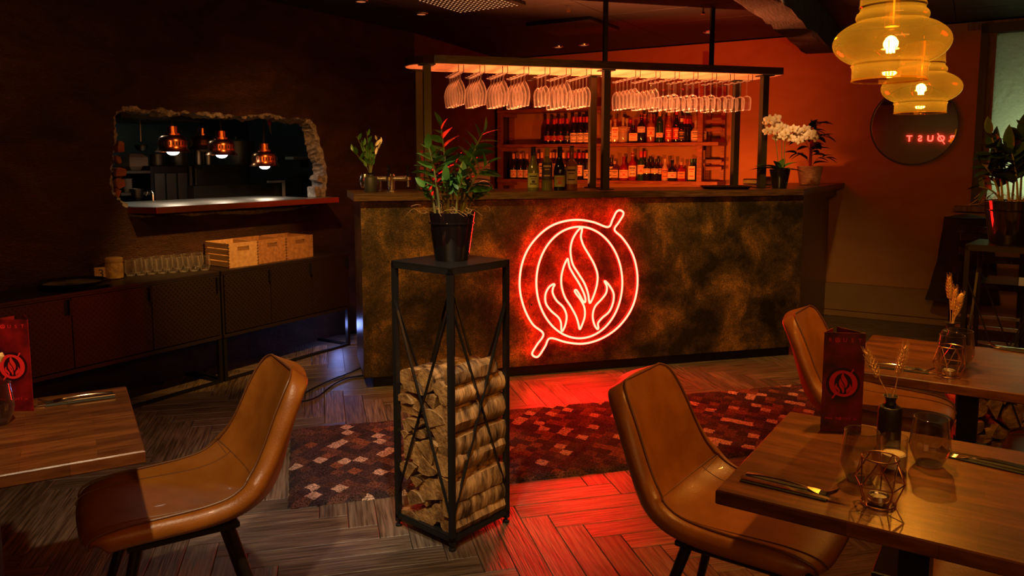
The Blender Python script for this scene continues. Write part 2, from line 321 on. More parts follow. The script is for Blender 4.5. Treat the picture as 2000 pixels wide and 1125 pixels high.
def panem():
    m, t, b, nn, L = nt('frosted_window_glass')
    tc = t.nodes.new('ShaderNodeTexCoord')
    n = t.nodes.new('ShaderNodeTexNoise'); n.inputs['Scale'].default_value = 45; n.inputs['Detail'].default_value = 3; L.new(tc.outputs['Object'], n.inputs[0])
    bp = t.nodes.new('ShaderNodeBump'); bp.inputs['Strength'].default_value = .9; bp.inputs['Distance'].default_value = .02
    L.new(n.outputs[0], bp.inputs['Height']); L.new(bp.outputs[0], b.inputs['Normal'])
    b.inputs['Base Color'].default_value = (.3, .34, .28, 1); b.inputs['Roughness'].default_value = .25
    tl = t.nodes.new('ShaderNodeBsdfTranslucent'); tl.inputs[0].default_value = (.7, .75, .6, 1); L.new(bp.outputs[0], tl.inputs['Normal'])
    mx = t.nodes.new('ShaderNodeMixShader'); mx.inputs[0].default_value = .7; L.new(b.outputs[0], mx.inputs[1]); L.new(tl.outputs[0], mx.inputs[2])
    L.new(mx.outputs[0], [n for n in t.nodes if n.type == 'OUTPUT_MATERIAL'][0].inputs[0])
    return m
MT['pane'] = panem()
_mc = {}
def cm(col, rough=.4, metal=0, nm=None):
    k = (tuple(round(c, 3) for c in col), rough, metal)
    if k not in _mc: _mc[k] = pm(nm or 'painted_colour', col, rough, metal)
    return _mc[k]

# ------------------------------------------------------------ mesh builder
class MB:
    def __init__(s): s.v = []; s.f = []; s.mi = []; s.T = Matrix.Identity(4); s.m = 0
    def vert(s, p): s.v.append(s.T @ Vector(p)); return len(s.v)-1
    def face(s, ids, m=None): s.f.append(tuple(ids)); s.mi.append(s.m if m is None else m)
    def box(s, a, b, bev=0):
        x0, y0, z0 = a; x1, y1, z1 = b
        if x0 > x1: x0, x1 = x1, x0
        if y0 > y1: y0, y1 = y1, y0
        if z0 > z1: z0, z1 = z1, z0
        c = bev
        if c:
            rings = [((x0+c, y0+c, x1-c, y1-c), z0), ((x0, y0, x1, y1), z0+c), ((x0, y0, x1, y1), z1-c), ((x0+c, y0+c, x1-c, y1-c), z1)]
        else: rings = [((x0, y0, x1, y1), z0), ((x0, y0, x1, y1), z1)]
        ids = []
        for (a0, b0, a1, b1), z in rings:
            ids.append([s.vert(p) for p in ((a0, b0, z), (a1, b0, z), (a1, b1, z), (a0, b1, z))])
        s.face(ids[0][::-1]); s.face(ids[-1])
        for i in range(len(ids)-1):
            for k in range(4): s.face((ids[i][k], ids[i][(k+1) % 4], ids[i+1][(k+1) % 4], ids[i+1][k]))
        return s
    def prism(s, pts, z0, z1):  # pts ccw in xy
        a = [s.vert((x, y, z0)) for x, y in pts]; b = [s.vert((x, y, z1)) for x, y in pts]; n = len(pts)
        s.face(a[::-1]); s.face(b)
        for k in range(n): s.face((a[k], a[(k+1) % n], b[(k+1) % n], b[k]))
        return s
    def lathe(s, prof, n=20, c=(0, 0, 0), cap0=False, cap1=False, a0=0, a1=2*pi):
        full = abs(a1-a0-2*pi) < 1e-6; m = n if full else n+1; rings = []
        for r, z in prof:
            rings.append([s.vert((c[0]+r*cos(a0+(a1-a0)*k/n), c[1]+r*sin(a0+(a1-a0)*k/n), c[2]+z)) for k in range(m)])
        for i in range(len(rings)-1):
            for k in range(n):
                k2 = (k+1) % m; s.face((rings[i][k], rings[i][k2], rings[i+1][k2], rings[i+1][k]))
        if cap0: s.face(rings[0][::-1])
        if cap1: s.face(rings[-1])
        return s
    def tube(s, pts, r, n=8, closed=False, caps=True, r2=None):
        P = [Vector(p) for p in pts]; m = len(P); rings = []
        up = None
        for i in range(m):
            if closed: d = P[(i+1) % m]-P[i-1]
            else: d = P[min(i+1, m-1)]-P[max(i-1, 0)]
            if d.length < 1e-9: d = Vector((0, 0, 1))
            d.normalize()
            if up is None:
                up = Vector((0, 0, 1)) if abs(d.z) < .9 else Vector((1, 0, 0))
            x = up-d*up.dot(d)
            if x.length < 1e-6: x = d.orthogonal()
            x.normalize(); up = x; y = d.cross(x)
            rr = r if r2 is None else r+(r2-r)*i/(m-1)
            if callable(rr): rr = rr(i/(m-1))
            rings.append([s.vert(P[i]+x*(rr*cos(2*pi*k/n))+y*(rr*sin(2*pi*k/n))) for k in range(n)])
        for i in range(m if closed else m-1):
            A, B = rings[i], rings[(i+1) % m]
            for k in range(n): s.face((A[k], A[(k+1) % n], B[(k+1) % n], B[k]))
        if caps and not closed: s.face(rings[0][::-1]); s.face(rings[-1])
        return s
    def bar(s, a, b, wd, hd=None):   # square bar between two points
        a = Vector(a); b = Vector(b); hd = hd or wd; d = (b-a).normalized()
        x = d.cross(Vector((0, 0, 1)))
        if x.length < 1e-3: x = Vector((1, 0, 0))
        x.normalize(); y = d.cross(x).normalized()
        ids = [[s.vert(p+x*(i*wd/2)+y*(j*hd/2)) for i, j in ((-1, -1), (1, -1), (1, 1), (-1, 1))] for p in (a, b)]
        s.face(ids[0]); s.face(ids[1][::-1])
        for k in range(4): s.face((ids[0][k], ids[1][k], ids[1][(k+1) % 4], ids[0][(k+1) % 4]))
        return s
    def grid(s, fn, nu, nv):
        ids = [[s.vert(fn(i/nu, j/nv)) for j in range(nv+1)] for i in range(nu+1)]
        for i in range(nu):
            for j in range(nv): s.face((ids[i][j], ids[i+1][j], ids[i+1][j+1], ids[i][j+1]))
        return s
    def mesh(s, name, mats, smooth=True, ang=35):
        me = bpy.data.meshes.new(name); me.from_pydata([tuple(v) for v in s.v], [], s.f)
        for m in (mats if isinstance(mats, (list, tuple)) else [mats]): me.materials.append(m)
        if max(s.mi, default=0) > 0: me.polygons.foreach_set('material_index', s.mi)
        if smooth:
            me.polygons.foreach_set('use_smooth', [True]*len(s.f))
            me.update()
            try: me.set_sharp_from_angle(angle=R(ang))
            except Exception: pass
        me.update(); return me
def mk(name, me, parent=None, mat=None, loc=None, rot=None):
    o = bpy.data.objects.new(name, me); COL.objects.link(o)
    if parent is not None: o.parent = parent
    if mat is not None: o.matrix_local = mat
    if loc is not None: o.location = loc
    if rot is not None: o.rotation_euler = rot
    return o
def part(name, mb, mats, parent=None, smooth=True, **kw): return mk(name, mb.mesh(name, mats, smooth), parent, **kw)
def tag(o, label, cat, group=None, kind=None):
    o['label'] = label; o['category'] = cat
    if group: o['group'] = group
    if kind: o['kind'] = kind
    return o
def thing(name, label, cat, loc=(0, 0, 0), rz=0, group=None):
    o = bpy.data.objects.new(name, None); COL.objects.link(o); o.empty_display_size = .05
    o.location = loc; o.rotation_euler = (0, 0, rz); return tag(o, label, cat, group)
def copy_tree(o, parent=None):
    c = o.copy(); COL.objects.link(c); c.parent = parent
    for ch in o.children: copy_tree(ch, c)
    return c
def struct(name, mb, mats, parent=None, smooth=False, **kw):
    o = part(name, mb, mats, parent, smooth, **kw); o['kind'] = 'structure'; return o
def frame(origin, deg):   # local x along deg, local y = 90 deg left of it
    return Matrix.Translation(Vector((origin[0], origin[1], 0))) @ Matrix.Rotation(R(deg), 4, 'Z')
def catmull(pts, k=6, closed=True):
    out = []; n = len(pts); P = [Vector(p) for p in pts]
    for i in range(n if closed else n-1):
        p0 = P[i-1] if (closed or i > 0) else P[0]; p1 = P[i]; p2 = P[(i+1) % n]; p3 = P[(i+2) % n] if (closed or i+2 < n) else P[-1]
        for j in range(k):
            t = j/k
            out.append(.5*((2*p1)+(p2-p0)*t+(2*p0-5*p1+4*p2-p3)*t*t+(3*p1-p0-3*p2+p3)*t**3))
    if not closed: out.append(P[-1])
    return out
ORD = ['first', 'second', 'third', 'fourth', 'fifth', 'sixth', 'seventh', 'eighth', 'ninth', 'tenth', 'eleventh', 'twelfth', 'thirteenth', 'fourteenth', 'fifteenth', 'sixteenth']

# ============================================================ SETTING
WB = frame((3.006, 7.22), -31); WL = frame((-1.66, 5.99), 58); BF = frame((-.94, 4.77), 15.5)
WBi, WLi, BFi = WB.inverted(), WL.inverted(), BF.inverted()
CZ = 2.62
# floor with herringbone planks
fb = MB(); fb.box((-8, -5, -.1), (9, 11, -.012))
floor = struct('floor', fb, MT['subfloor'])
PW, PL = .114, .60
pb = MB(); g = .0012; bv = .0015
pb.box((g, g, -.012), (PL-g, PW-g, 0), bv); plank_me = pb.mesh('plank', MT['plank'], False)
FM = Matrix.Translation((.146, 3.028, 0)) @ Matrix(((cos(R(14)), cos(R(-76)), 0, 0), (sin(R(14)), sin(R(-76)), 0, 0), (0, 0, 1, 0), (0, 0, 0, 1)))
V90 = Matrix(((0, 1, 0, 0), (1, 0, 0, 0), (0, 0, 1, 0), (0, 0, 0, 1)))
cand = []
for j in range(-14, 15):
    for i in range(-75, 76):
        for k in (0, 1):
            ox, oy = i*PW+j*PL, i*PW-j*PL
            c = FM @ (Vector((ox+PL/2, oy+PW/2, 0)) if k == 0 else Vector((ox+PW/2, oy+PW+PL/2, 0)))
            if c.x < -5.5 or c.x > 6 or c.y < -1.5 or c.y > 9: continue
            # camera pixel
            cc = c.y*CP+H*SP; vis = False
            if cc > .5:
                uu = 1000+F*c.x/cc; vv = 475+F*(-c.y*SP+H*CP)/cc
                vis = -120 < uu < 2120 and 600 < vv < 1280 and c.y < 6.6
                if vis and (BFi @ c).y > .35 and (BFi @ c).x > -.2: vis = False
                if (WLi @ c).y > .15 or (WBi @ c).y > .1: continue
            cand.append((cc if vis else 99+abs(c.y), k, ox, oy))
cand.sort(); rest = MB()
for n, (d, k, ox, oy) in enumerate(cand):
    L2 = Matrix.Translation((ox, oy, 0)) if k == 0 else Matrix.Translation((ox, oy+PW, 0)) @ V90
    M4 = FM @ L2
    # keep a right-handed frame: turn mirrored planks over their own length
    if M4.to_3x3().determinant() < 0: M4 = M4 @ Matrix.Translation((0, PW, 0)) @ Matrix.Diagonal((1, -1, 1, 1))
    M4 = M4 @ Matrix.Translation((0, 0, random.uniform(-.0004, .0004)))
    if n < 300 and d < 99:
        mk('plank', plank_me, floor, M4)['kind'] = 'structure'
    else:
        rest.T = M4; rest.box((g, g, -.012), (PL-g, PW-g, 0))
ro = part('plank', rest, MT['plank'], floor, False); ro['kind'] = 'stuff'

def wl(u, v, t=0):   # pixel on the left wall plane (t behind it) -> wall coordinates
    p = WLi @ atp(u, v, (WL @ Vector((0, t, 0))).to_2d(), 58); return (p.x, t, p.z)
# left wall with its broken serving hole
hp = [(222, 226), (236, 213), (258, 208), (290, 214), (312, 211), (335, 218), (360, 216), (400, 219), (430, 222), (460, 224), (500, 225), (530, 222), (560, 229), (598, 232), (614, 242), (622, 264), (628, 292), (637, 322), (639, 350), (635, 372), (630, 392),
      (560, 412), (440, 417), (330, 422), (262, 424), (250, 407), (233, 394), (223, 382), (217, 358), (216, 330), (221, 300), (224, 262)]
loop0 = [Vector((p[0], p[2])) for p in (wl(*q) for q in hp)]
loop0 = catmull(loop0, 7)
cen = sum(loop0, Vector((0, 0)))/len(loop0)
def ringj(off, jit, seed):
    rr = random.Random(seed); out = []
    for i, p in enumerate(loop0):
        a, b = loop0[i-1], loop0[(i+1) % len(loop0)]; d = (b-a).normalized(); n = Vector((-d.y, d.x))
        if n.dot(cen-p) < 0: n = -n
        out.append(p+n*(off+rr.uniform(-jit, jit)+.005*sin(i*.31+seed)+.004*sin(i*.97+2*seed)))
    return out
rings = [ringj(0, .005, 1), ringj(.009, .006, 2), ringj(.020, .009, 3), ringj(.026, .010, 4), ringj(.032, .008, 5)]
ry = [0, .010, .022, .07, .13]
lw = MB(); outer = [(-10, 0), (1.42, 0), (1.42, CZ), (-10, CZ)]
def slabface(y, ring, flip):
    ids = [lw.vert((x, y, z)) for x, z in outer]+[lw.vert((p.x, y, p.y)) for p in ring]
    tri = geometry.tessellate_polygon([[Vector((x, z, 0)) for x, z in outer], [Vector((p.x, p.y, 0)) for p in ring]])
    for t in tri: lw.face([ids[i] for i in (t[::-1] if flip else t)], 0)
    return ids[4:]
r0 = slabface(0, rings[0], True)
mids = [r0]+[[lw.vert((p.x, ry[i], p.y)) for p in rings[i]] for i in (1, 2, 3)]
r4 = slabface(.13, rings[4], False); mids.append(r4); n = len(r0)
for i in range(4):
    for k in range(n): lw.face((mids[i][k], mids[i][(k+1) % n], mids[i+1][(k+1) % n], mids[i+1][k]), 1)
for a, b in ((0, 1), (1, 2), (2, 3), (3, 0)):
    (x0, z0), (x1, z1) = outer[a], outer[b]
    lw.face([lw.vert(p) for p in ((x0, 0, z0), (x1, 0, z1), (x1, .13, z1), (x0, .13, z0))], 0)
wleft = struct('wall_left', lw, [MT['plaster'], MT['broken']], mat=WL)
def brick(u, v, t, wd, hh, dd, rot, m='brick'):
    p = wl(u, v, t); b = MB(); rr = random.Random(int(u*7+v))
    b.T = Matrix.Translation(p) @ Matrix.Rotation(R(rot), 4, 'Y')
    b.box((-wd/2, -dd/2, -hh/2), (wd/2, dd/2, hh/2), .008)
    for i in range(len(b.v)): b.v[i] = b.v[i]+Vector((rr.uniform(-1, 1)*.007, rr.uniform(-1, 1)*.006, rr.uniform(-1, 1)*.007))
    o = struct('brick', b, MT[m], wleft)
for a in ((231, 286, .07, .035, .07, .06, 8), (229, 312, .07, .03, .05, .06, -20), (233, 337, .07, .06, .055, .06, 5), (231, 358, .07, .05, .055, .06, -8), (226, 377, .07, .03, .05, .06, 20),
          (622, 264, .06, .02, .07, .09, 5), (627, 286, .06, .025, .07, .09, -5), (629, 309, .06, .025, .07, .09, 4), (630, 330, .06, .03, .06, .09, -10), (619, 350, .06, .07, .045, .09, 25, 'broken'), (613, 376, .06, .055, .09, .09, 2, 'broken')):
    brick(*a)
# further wall segments
def wall_seg(name, p, q, m, th=.15, z1=CZ):
    p = Vector(p); q = Vector(q); L = (q-p).length; M4 = frame(p, math.degrees(math.atan2(q.y-p.y, q.x-p.x)))
    b = MB(); b.box((0, 0, 0), (L, th, z1)); return struct(name, b, m, mat=M4)
e1 = (WL @ Vector((1.42, 0, 0))).to_2d(); e2 = Vector((-.11, 9.10))
wall_seg('wall_left_far', e1, e2, MT['plaster_red'])
wall_seg('wall_left_return', e1+Vector((-.17, .11)), e1, MT['plaster'], .02)
wb = MB()
wb.box((-3.63, 0, 0), (1.19, .15, CZ)); wb.box((1.19, 0, 0), (2.75, .15, 1.02)); wb.box((1.19, 0, 2.54), (2.75, .15, CZ)); wb.box((2.75, 0, 0), (4.8, .15, CZ))
wback = struct('wall_back', wb, MT['plaster_smooth'], mat=WB)
b = MB(); b.box((-.03, -.045, .055), (1.14, 0, .31), .006); struct('baseboard_back', b, MT['base'], mat=WB)
b = MB(); b.box((-.03, -.06, 0), (1.14, 0, .053), .004); struct('baseboard_back', b, MT['base'], mat=WB)
b = MB(); b.box((.055, -.008, .31), (1.14, 0, CZ), .002); struct('trim_1', b, MT['plaster_smooth'], mat=WB)
b = MB(); b.box((-.14, -.026, 0), (-.025, 0, 1.2)); struct('light_leak_strip', b, MT['plaster_smooth'], mat=WB)  # added strip closing the gap where bar light leaked onto the wall
# window
wt = Matrix(WB)
win = MB(); win.box((1.12, -.03, 1.02), (1.175, .1, 2.60)); win.box((1.12, -.03, 2.52), (2.8, .1, 2.60)); win.box((2.72, -.03, 1.02), (2.8, .1, 2.6))
window = struct('window_1', win, MT['frame_dark'], mat=WB)
b = MB(); b.box((1.175, .0, 1.02), (1.235, .12, 2.52)); struct('window_jamb', b, MT['frame_wood'], window)
b = MB(); b.box((1.235, .06, 1.04), (2.72, .075, 2.52)); struct('window_pane', b, MT['pane'], window)
b = MB(); b.box((1.0, -.13, 1.02), (2.85, .0, 1.065), .004); struct('window_sill', b, MT['frame_wood'], window)
b = MB(); b.box((1.02, -.02, 2.55), (3.2, -.01, CZ)); struct('trim_2', b, MT['frame_wood'], mat=WB)
light('AREA', 'street_light_through_window', WB @ Vector((1.75, .45, 1.35)), (.85, .95, .62), 11, .5, WB @ Vector((1.6, 0, 1.7)))
# rear and right walls (behind the camera, seen in the mirror)
c0 = WB @ Vector((4.8, 0, 0)); RW = 10.34
rb = MB(); rb.box((-9, -.15, 0), (5, 0, CZ)); wrear = struct('wall_rear', rb, MT['base'], mat=WB @ Matrix.Translation((0, -RW, 0)))
rb = MB(); rb.box((0, -RW, 0), (.15, .15, CZ)); struct('wall_right', rb, MT['base'], mat=WB @ Matrix.Translation((4.8, 0, 0)))
# ceiling with tiles
cb = MB(); cb.box((-9, -12, CZ+.012), (6, 3, CZ+.1)); ceil = struct('ceiling', cb, MT['ceil_gap'], mat=WB)
tb = MB(); tb.box((.003, .003, 0), (1.197, .597, .012), .002); tile_me = tb.mesh('tile', MT['ceiling'], False)
for i in range(-6, 4):
    for j in range(-14, 1):
        x = -1.465+1.2*i; y = -3.1+.6*j+2.4
        if y > -.3: continue
        o = mk('tile', tile_me, ceil, Matrix.Translation((x, y, CZ))); o['kind'] = 'structure'
# rough ceiling beams
def beam(name, p, q, wd, z0, z1, seed):
    p = Vector(p); q = Vector(q); L = (q-p).length; b = MB(); rr = random.Random(seed); n = 26
    sec = [(-.5, 0), (-.42, -.0), (.42, 0), (.5, .06), (.5, 1), (-.5, 1)]
    rg = [[b.vert((L*i/n, wd*a+rr.uniform(-.012, .012), z0+(z1-z0)*c+(rr.uniform(-.014, .014) if c < .5 else 0))) for a, c in sec] for i in range(n+1)]
    for i in range(n):
        for k in range(6): b.face((rg[i][k], rg[i+1][k], rg[i+1][(k+1) % 6], rg[i][(k+1) % 6]))
    b.face(rg[0]); b.face(rg[-1][::-1])
    return struct(name, b, MT['beam'], mat=frame(p, math.degrees(math.atan2(q.y-p.y, q.x-p.x))))
beam('beam', (.35, 2.7), (2.66, 6.77), .24, 2.38, CZ, 1)
beam('beam', (2.66, 6.77), (2.95, 7.25), .2, 2.50, CZ, 2)

# ------------------------------------------------------------ kitchen behind the hole
kb = MB()
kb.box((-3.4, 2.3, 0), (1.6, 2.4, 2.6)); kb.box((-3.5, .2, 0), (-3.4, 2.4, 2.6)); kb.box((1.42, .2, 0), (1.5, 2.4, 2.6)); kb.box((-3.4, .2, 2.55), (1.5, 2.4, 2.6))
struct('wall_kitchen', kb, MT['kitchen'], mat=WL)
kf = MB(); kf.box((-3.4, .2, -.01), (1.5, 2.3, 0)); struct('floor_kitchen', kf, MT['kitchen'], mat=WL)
lb = MB(); p0 = wl(306, 407, -.19); p1 = wl(657.7, 385, -.17); zt = 1.165
t = thing('serving_ledge', 'long serving ledge with polished copper edge running through the broken wall hole', 'shelf')
t.matrix_world = WL
a0 = wl(255, 407)[0]
lb.prism([(a0-.02, 0), (p0[0], -.185), (p1[0], -.185), (p1[0], 0)], zt-.03, zt-.0005); lb.prism([(a0+.03, 0), (p1[0]-.12, 0), (p1[0]-.12, .6), (a0+.03, .6)], zt-.04, zt-.0005)
part('ledge_top', lb, MT['steel'], t, False)
eb = MB(); eb.box((p0[0], -.19, zt-.04), (p1[0], -.186, zt)); eb.box((p1[0], -.19, zt-.04), (p1[0]+.004, 0, zt)); eb.bar((a0-.02, -.003, zt-.02), (p0[0], -.19, zt-.02), .004, .04)
part('copper_edge', eb, MT['copper'], t, False)
def heat_lamp(u, v, tt, label, sc=1, cord=True):
    p = wl(u, v, tt); W = WL @ Vector(p)
    t = thing('heat_lamp', label, 'lamp', W, 0, 'copper heat lamps over the serving ledge')
    m = MB(); m.lathe([(.118, 0), (.112, .006), (.100, .022), (.095, .040), (.096, .075), (.088, .098), (.070, .112), (.052, .118), (.052, .130), (.036, .132), (.036, .178), (.02, .182)], 32)
    m.lathe([(.113, .001), (.095, .022), (.090, .07), (.05, .112)], 32)
    part('shade', m, MT['copper'], t)
    m = MB()
    for i in range(28):
        a = 2*pi*i/28; m.box((0, 0, 0), (0, 0, 0)) if False else None
        m.T = Matrix.Rotation(a, 4, 'Z'); m.box((.0955, -.003, .048), (.0975, .003, .072))
    m.T = Matrix.Identity(4); part('vent_slot', m, MT['black'], t, False)
    m = MB(); m.lathe([(.045, .03), (.044, .004), (.034, -.012), (.018, -.020), (0, -.022)], 20); part('bulb', m, MT['heat'], t)
    m = MB(); m.tube([(0, 0, .18), (0, 0, 2.5-W.z)], .006, 6); part('cord', m, MT['cable'], t)
    light('SPOT', 'heat_lamp_light', W+Vector((0, 0, -.035)), (1, .84, .62), 5, .03, W+Vector((0, 0, -1)), 140, .3)
heat_lamp(338, 297, .30, 'copper heat lamp nearest the left edge of the broken hole')
heat_lamp(433, 303, .30, 'middle copper heat lamp of the three shining over the ledge')
heat_lamp(517, 325, .28, 'lowest copper heat lamp hanging on the right of the three')
heat_lamp(396, 292, 1.1, 'dull copper lamp hanging unlit behind the middle heat lamp')
bpy.data.objects.remove(bpy.data.objects['heat_lamp_light.003'])
ub = [c for c in bpy.data.objects['heat_lamp.003'].children if c.name.startswith('bulb')][0]; ub.data = ub.data.copy(); ub.data.materials[0] = MT['white']
def kbox(name, label, cat, u0, v0, u1, v1, t, dep, m, extra=None, bev=.004):
    a = wl(u0, v0, t); c = wl(u1, v1, t); o = thing(name, label, cat); o.matrix_world = WL @ Matrix.Translation((a[0], t, c[2]))
    wd = c[0]-a[0]; hh = a[2]-c[2]; b = MB(); b.box((0, 0, 0), (wd, dep, hh), bev); part('body', b, m, o, False)
    if extra: extra(o, wd, hh)
    return o
def ovenx(o, wd, hh):
    b = MB(); b.box((.01, -.012, .02), (wd-.05, 0, hh-.03), .003); part('door', b, MT['steel'], o, False)
    b = MB(); b.tube([(.05, -.04, hh-.06), (wd-.1, -.04, hh-.06)], .006, 8); part('handle', b, MT['steel'], o)
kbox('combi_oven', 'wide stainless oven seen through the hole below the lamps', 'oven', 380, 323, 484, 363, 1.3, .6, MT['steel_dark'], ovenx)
def unitx(o, wd, hh):
    for i in range(3): b = MB(); b.box((wd*(.08+.31*i), -.012, .03), (wd*(.34+.31*i), 0, hh-.06), .003); part('door', b, MT['steel_dark'], o, False)
kbox('kitchen_cabinet', 'dark upright kitchen cabinet left of the stainless oven', 'cabinet', 293, 324, 369, 400, 1.2, .6, MT['black'], unitx)
kbox('steel_post', 'narrow steel post between the dark cabinet and oven', 'post', 369, 324, 378, 400, 1.2, .08, MT['steel'])
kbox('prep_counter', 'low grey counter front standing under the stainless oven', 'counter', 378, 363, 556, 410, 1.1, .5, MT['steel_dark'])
kbox('steel_back_table', 'pale steel table behind the ledge near the right brick edge', 'table', 558, 352, 590, 410, 1.2, .3, MT['steel'])
def framex(o, wd, hh): pass
b = MB(); a = wl(524, 353, 1.05); c = wl(558, 395, 1.05)
b.box((a[0], 1.05, a[2]-.02), (c[0], 1.07, a[2])); b.box((c[0]-.02, 1.05, c[2]), (c[0], 1.07, a[2]-.02))
tag(part('rack_frame', b, MT['white'], None, False, mat=WL), 'pale angled rack frame behind the third heat lamp', 'rack')
kbox('wall_ledge', 'thin grey ledge on the kitchen wall beside the right brick edge', 'shelf', 573, 306, 622, 312, 1.4, .12, MT['white'])
kbox('extractor_hood', 'dark extractor hood edge along the top of the hole', 'hood', 236, 218, 400, 238, 1.0, .8, MT['steel_dark'])
kbox('food_container', 'pale plastic food container on shelf left of the cabinet', 'container', 252, 300, 290, 332, 1.3, .2, MT['white'], None, .03)
kbox('kitchen_shelf', 'dark shelf carrying the pale food container', 'shelf', 236, 333, 294, 339, 1.2, .4, MT['steel_dark'])
kbox('lower_kitchen_shelf', 'lower dark shelf under the food container holding cups', 'shelf', 236, 376, 294, 381, 1.2, .4, MT['steel_dark'])
def pot(name, label, cat, u, v, t, r, h, m, lid=False):
    p = wl(u, v, t); o = thing(name, label, cat, WL @ Vector(p)); b = MB()
    b.lathe([(0, 0), (r*.96, 0), (r, .01), (r, h), (r*1.04, h), (r*1.04, h+.004), (r*.97, h), (r*.96, .02), (0, .015)], 24); part('body', b, m, o)
    if lid: b = MB(); b.lathe([(r, h+.004), (r*.5, h+.02), (.01, h+.025), (.012, h+.05), (0, h+.052)], 24); part('lid', b, m, o)
    return o
pot('tall_pot', 'small shining steel pot on top of oven behind the middle lamp', 'pot', 388, 322, 1.4, .045, .13, MT['steel'])
pot('tall_pot', 'slim steel pot on the oven right of the first shining pot', 'pot', 407, 322, 1.4, .04, .13, MT['steel'])
pot('stock_pot', 'large dark stock pot on the oven between the second and third lamps', 'pot', 463, 323, 1.5, .16, .22, MT['steel_dark'], True)
pot('stock_pot', 'dark medium pot on the dark cabinet behind the first lamp', 'pot', 345, 324, 1.4, .09, .18, MT['steel_dark'])
pot('steel_bowl', 'stack of steel bowls standing on the dark cabinet', 'bowl', 307, 323, 1.3, .055, .09, MT['steel_dark'])
for k in range(6):
    p = wl(250, 376, 1.25); o = WL @ Vector((p[0], 1.25, p[2]+.003+k*.018)); b = MB(); b.lathe([(0, 0), (.028, 0), (.034, .016), (.036, .017), (.03, .002)], 14)
    tag(part('cup', b, MT['white'], loc=o), f'small pale cup stacked on the lower kitchen shelf, {ORD[k]} from the bottom', 'cup', 'stacked cups in the kitchen')
p = wl(268, 398, 1.2); b = MB(); b.lathe([(0, 0), (.03, 0), (.045, .05), (.04, .06), (.05, .12), (.055, .12), (.045, .05), (0, .02)], 16)
tag(part('steel_pot', b, MT['steel'], loc=WL @ Vector(p)), 'small steel pot under the cup shelf beside the left bricks', 'pot')
p = wl(273, 232, .9); o = thing('ladle', 'steel ladle with black bowl hanging left of the first heat lamp', 'ladle', WL @ Vector(p))
b = MB(); b.tube([(0, 0, 0), (0, 0, -.17)], .006, 8); part('handle', b, MT['steel'], o)
b = MB(); b.lathe([(0, -.245), (.03, -.238), (.045, -.21), (.045, -.195), (.04, -.21), (0, -.235)], 18); part('bowl', b, MT['black'], o)
p = wl(526, 228, .35); o = thing('hanging_tongs', 'red handled tongs hanging above the third heat lamp', 'tongs', WL @ Vector(p))
b = MB(); b.lathe([(.02, 0), (.018, -.05), (.008, -.07)], 10); part('handle', b, cm((.5, .02, .02)), o); b = MB(); b.tube([(0, 0, -.06), (.01, 0, -.14)], .006, 6, r2=.002); part('tip', b, MT['steel'], o)
p = wl(319, 396, .5); o = thing('kitchen_tap', 'slim steel tap standing just behind the ledge', 'tap', WL @ Vector((p[0], .62, 1.12)))
b = MB(); b.tube([(0, 0, 0), (0, 0, .09), (-.01, 0, .11), (-.04, 0, .11), (-.05, 0, .08)], .007, 8); part('spout', b, MT['chrome'], o)

# ============================================================ BAR
bar = thing('bar_counter', 'long bar counter with gold-brown patina front and dark walnut top', 'bar counter')
bar.matrix_world = BF
SE = 3.19
wc = BFi @ Vector((2.975, 7.205, 0)); wtop = BFi @ Vector((3.09, 7.155, 0)); cr = BFi @ Vector((2.11, 5.57, 0))
b = MB(); b.box((0, 0, .075), (SE, .03, 1.205), .002); part('front_panel', b, MT['patina'], bar, False)
b = MB(); b.box((.06, .05, 0), (SE-.04, .08, .075)); b.box((.06, .05, 0), (.09, .55, .075)); part('plinth', b, MT['black'], bar, False)
b = MB(); b.box((0, .03, .075), (.03, .6, 1.205)); part('end_panel', b, MT['walnut'], bar, False)
b = MB(); b.prism([(SE, 0), (wc.x, wc.y), (wc.x-.03, wc.y), (SE-.03, .03)], 0.0, 1.205); part('return_panel', b, MT['walnut'], bar, False)
b = MB(); b.prism([(-.045, -.05), (cr.x, -.05), (wtop.x, wtop.y), (wtop.x-.5, wtop.y+.16), (cr.x-.42, .62), (-.045, .62)], 1.205, 1.25); part('countertop', b, MT['walnut'], bar, False)
b = MB(); b.prism([(cr.x-.12, .0), (wtop.x-.1, wtop.y-.02), (wc.x+.02, wc.y), (SE+.02, .06)], 1.13, 1.204); part('corbel', b, MT['walnut'], bar, False)
# neon sign
NX = lambda x, y: BFi @ atp(950+x/3.409, 390+y/3.409, (BF @ Vector((0, -.03, 0))).to_2d(), 15.5)
OUT = [(808, 182), (838, 132), (862, 84), (885, 70), (908, 82), (908, 104), (880, 150), (851, 200), (900, 250), (950, 320), (985, 400), (1003, 500), (1000, 600), (975, 700), (925, 790), (850, 870), (750, 930), (640, 958), (530, 948), (424, 921),
       (390, 975), (350, 1036), (325, 1046), (303, 1022), (335, 965), (378, 893), (310, 832), (260, 745), (228, 640), (220, 540), (235, 430), (275, 330), (340, 245), (420, 180), (510, 145), (610, 134), (710, 149)]
INN = [(617+286*cos(a*pi/14), 551+371*sin(a*pi/14)) for a in range(28)]
FL1 = [(632, 184), (600, 215), (570, 270), (558, 340), (572, 425), (610, 490), (650, 555), (674, 620), (682, 672), (690, 686), (712, 640), (733, 570), (738, 500), (716, 430), (680, 365), (645, 305), (628, 250), (634, 205)]
FL2 = [(537, 394), (515, 440), (498, 510), (500, 580), (522, 650), (560, 710), (595, 775), (612, 830), (620, 862), (640, 820), (654, 770), (650, 715), (625, 665), (600, 632), (586, 608), (596, 600), (615, 625), (638, 668), (652, 683), (658, 668), (650, 630), (620, 565), (580, 500), (553, 450), (543, 405)]
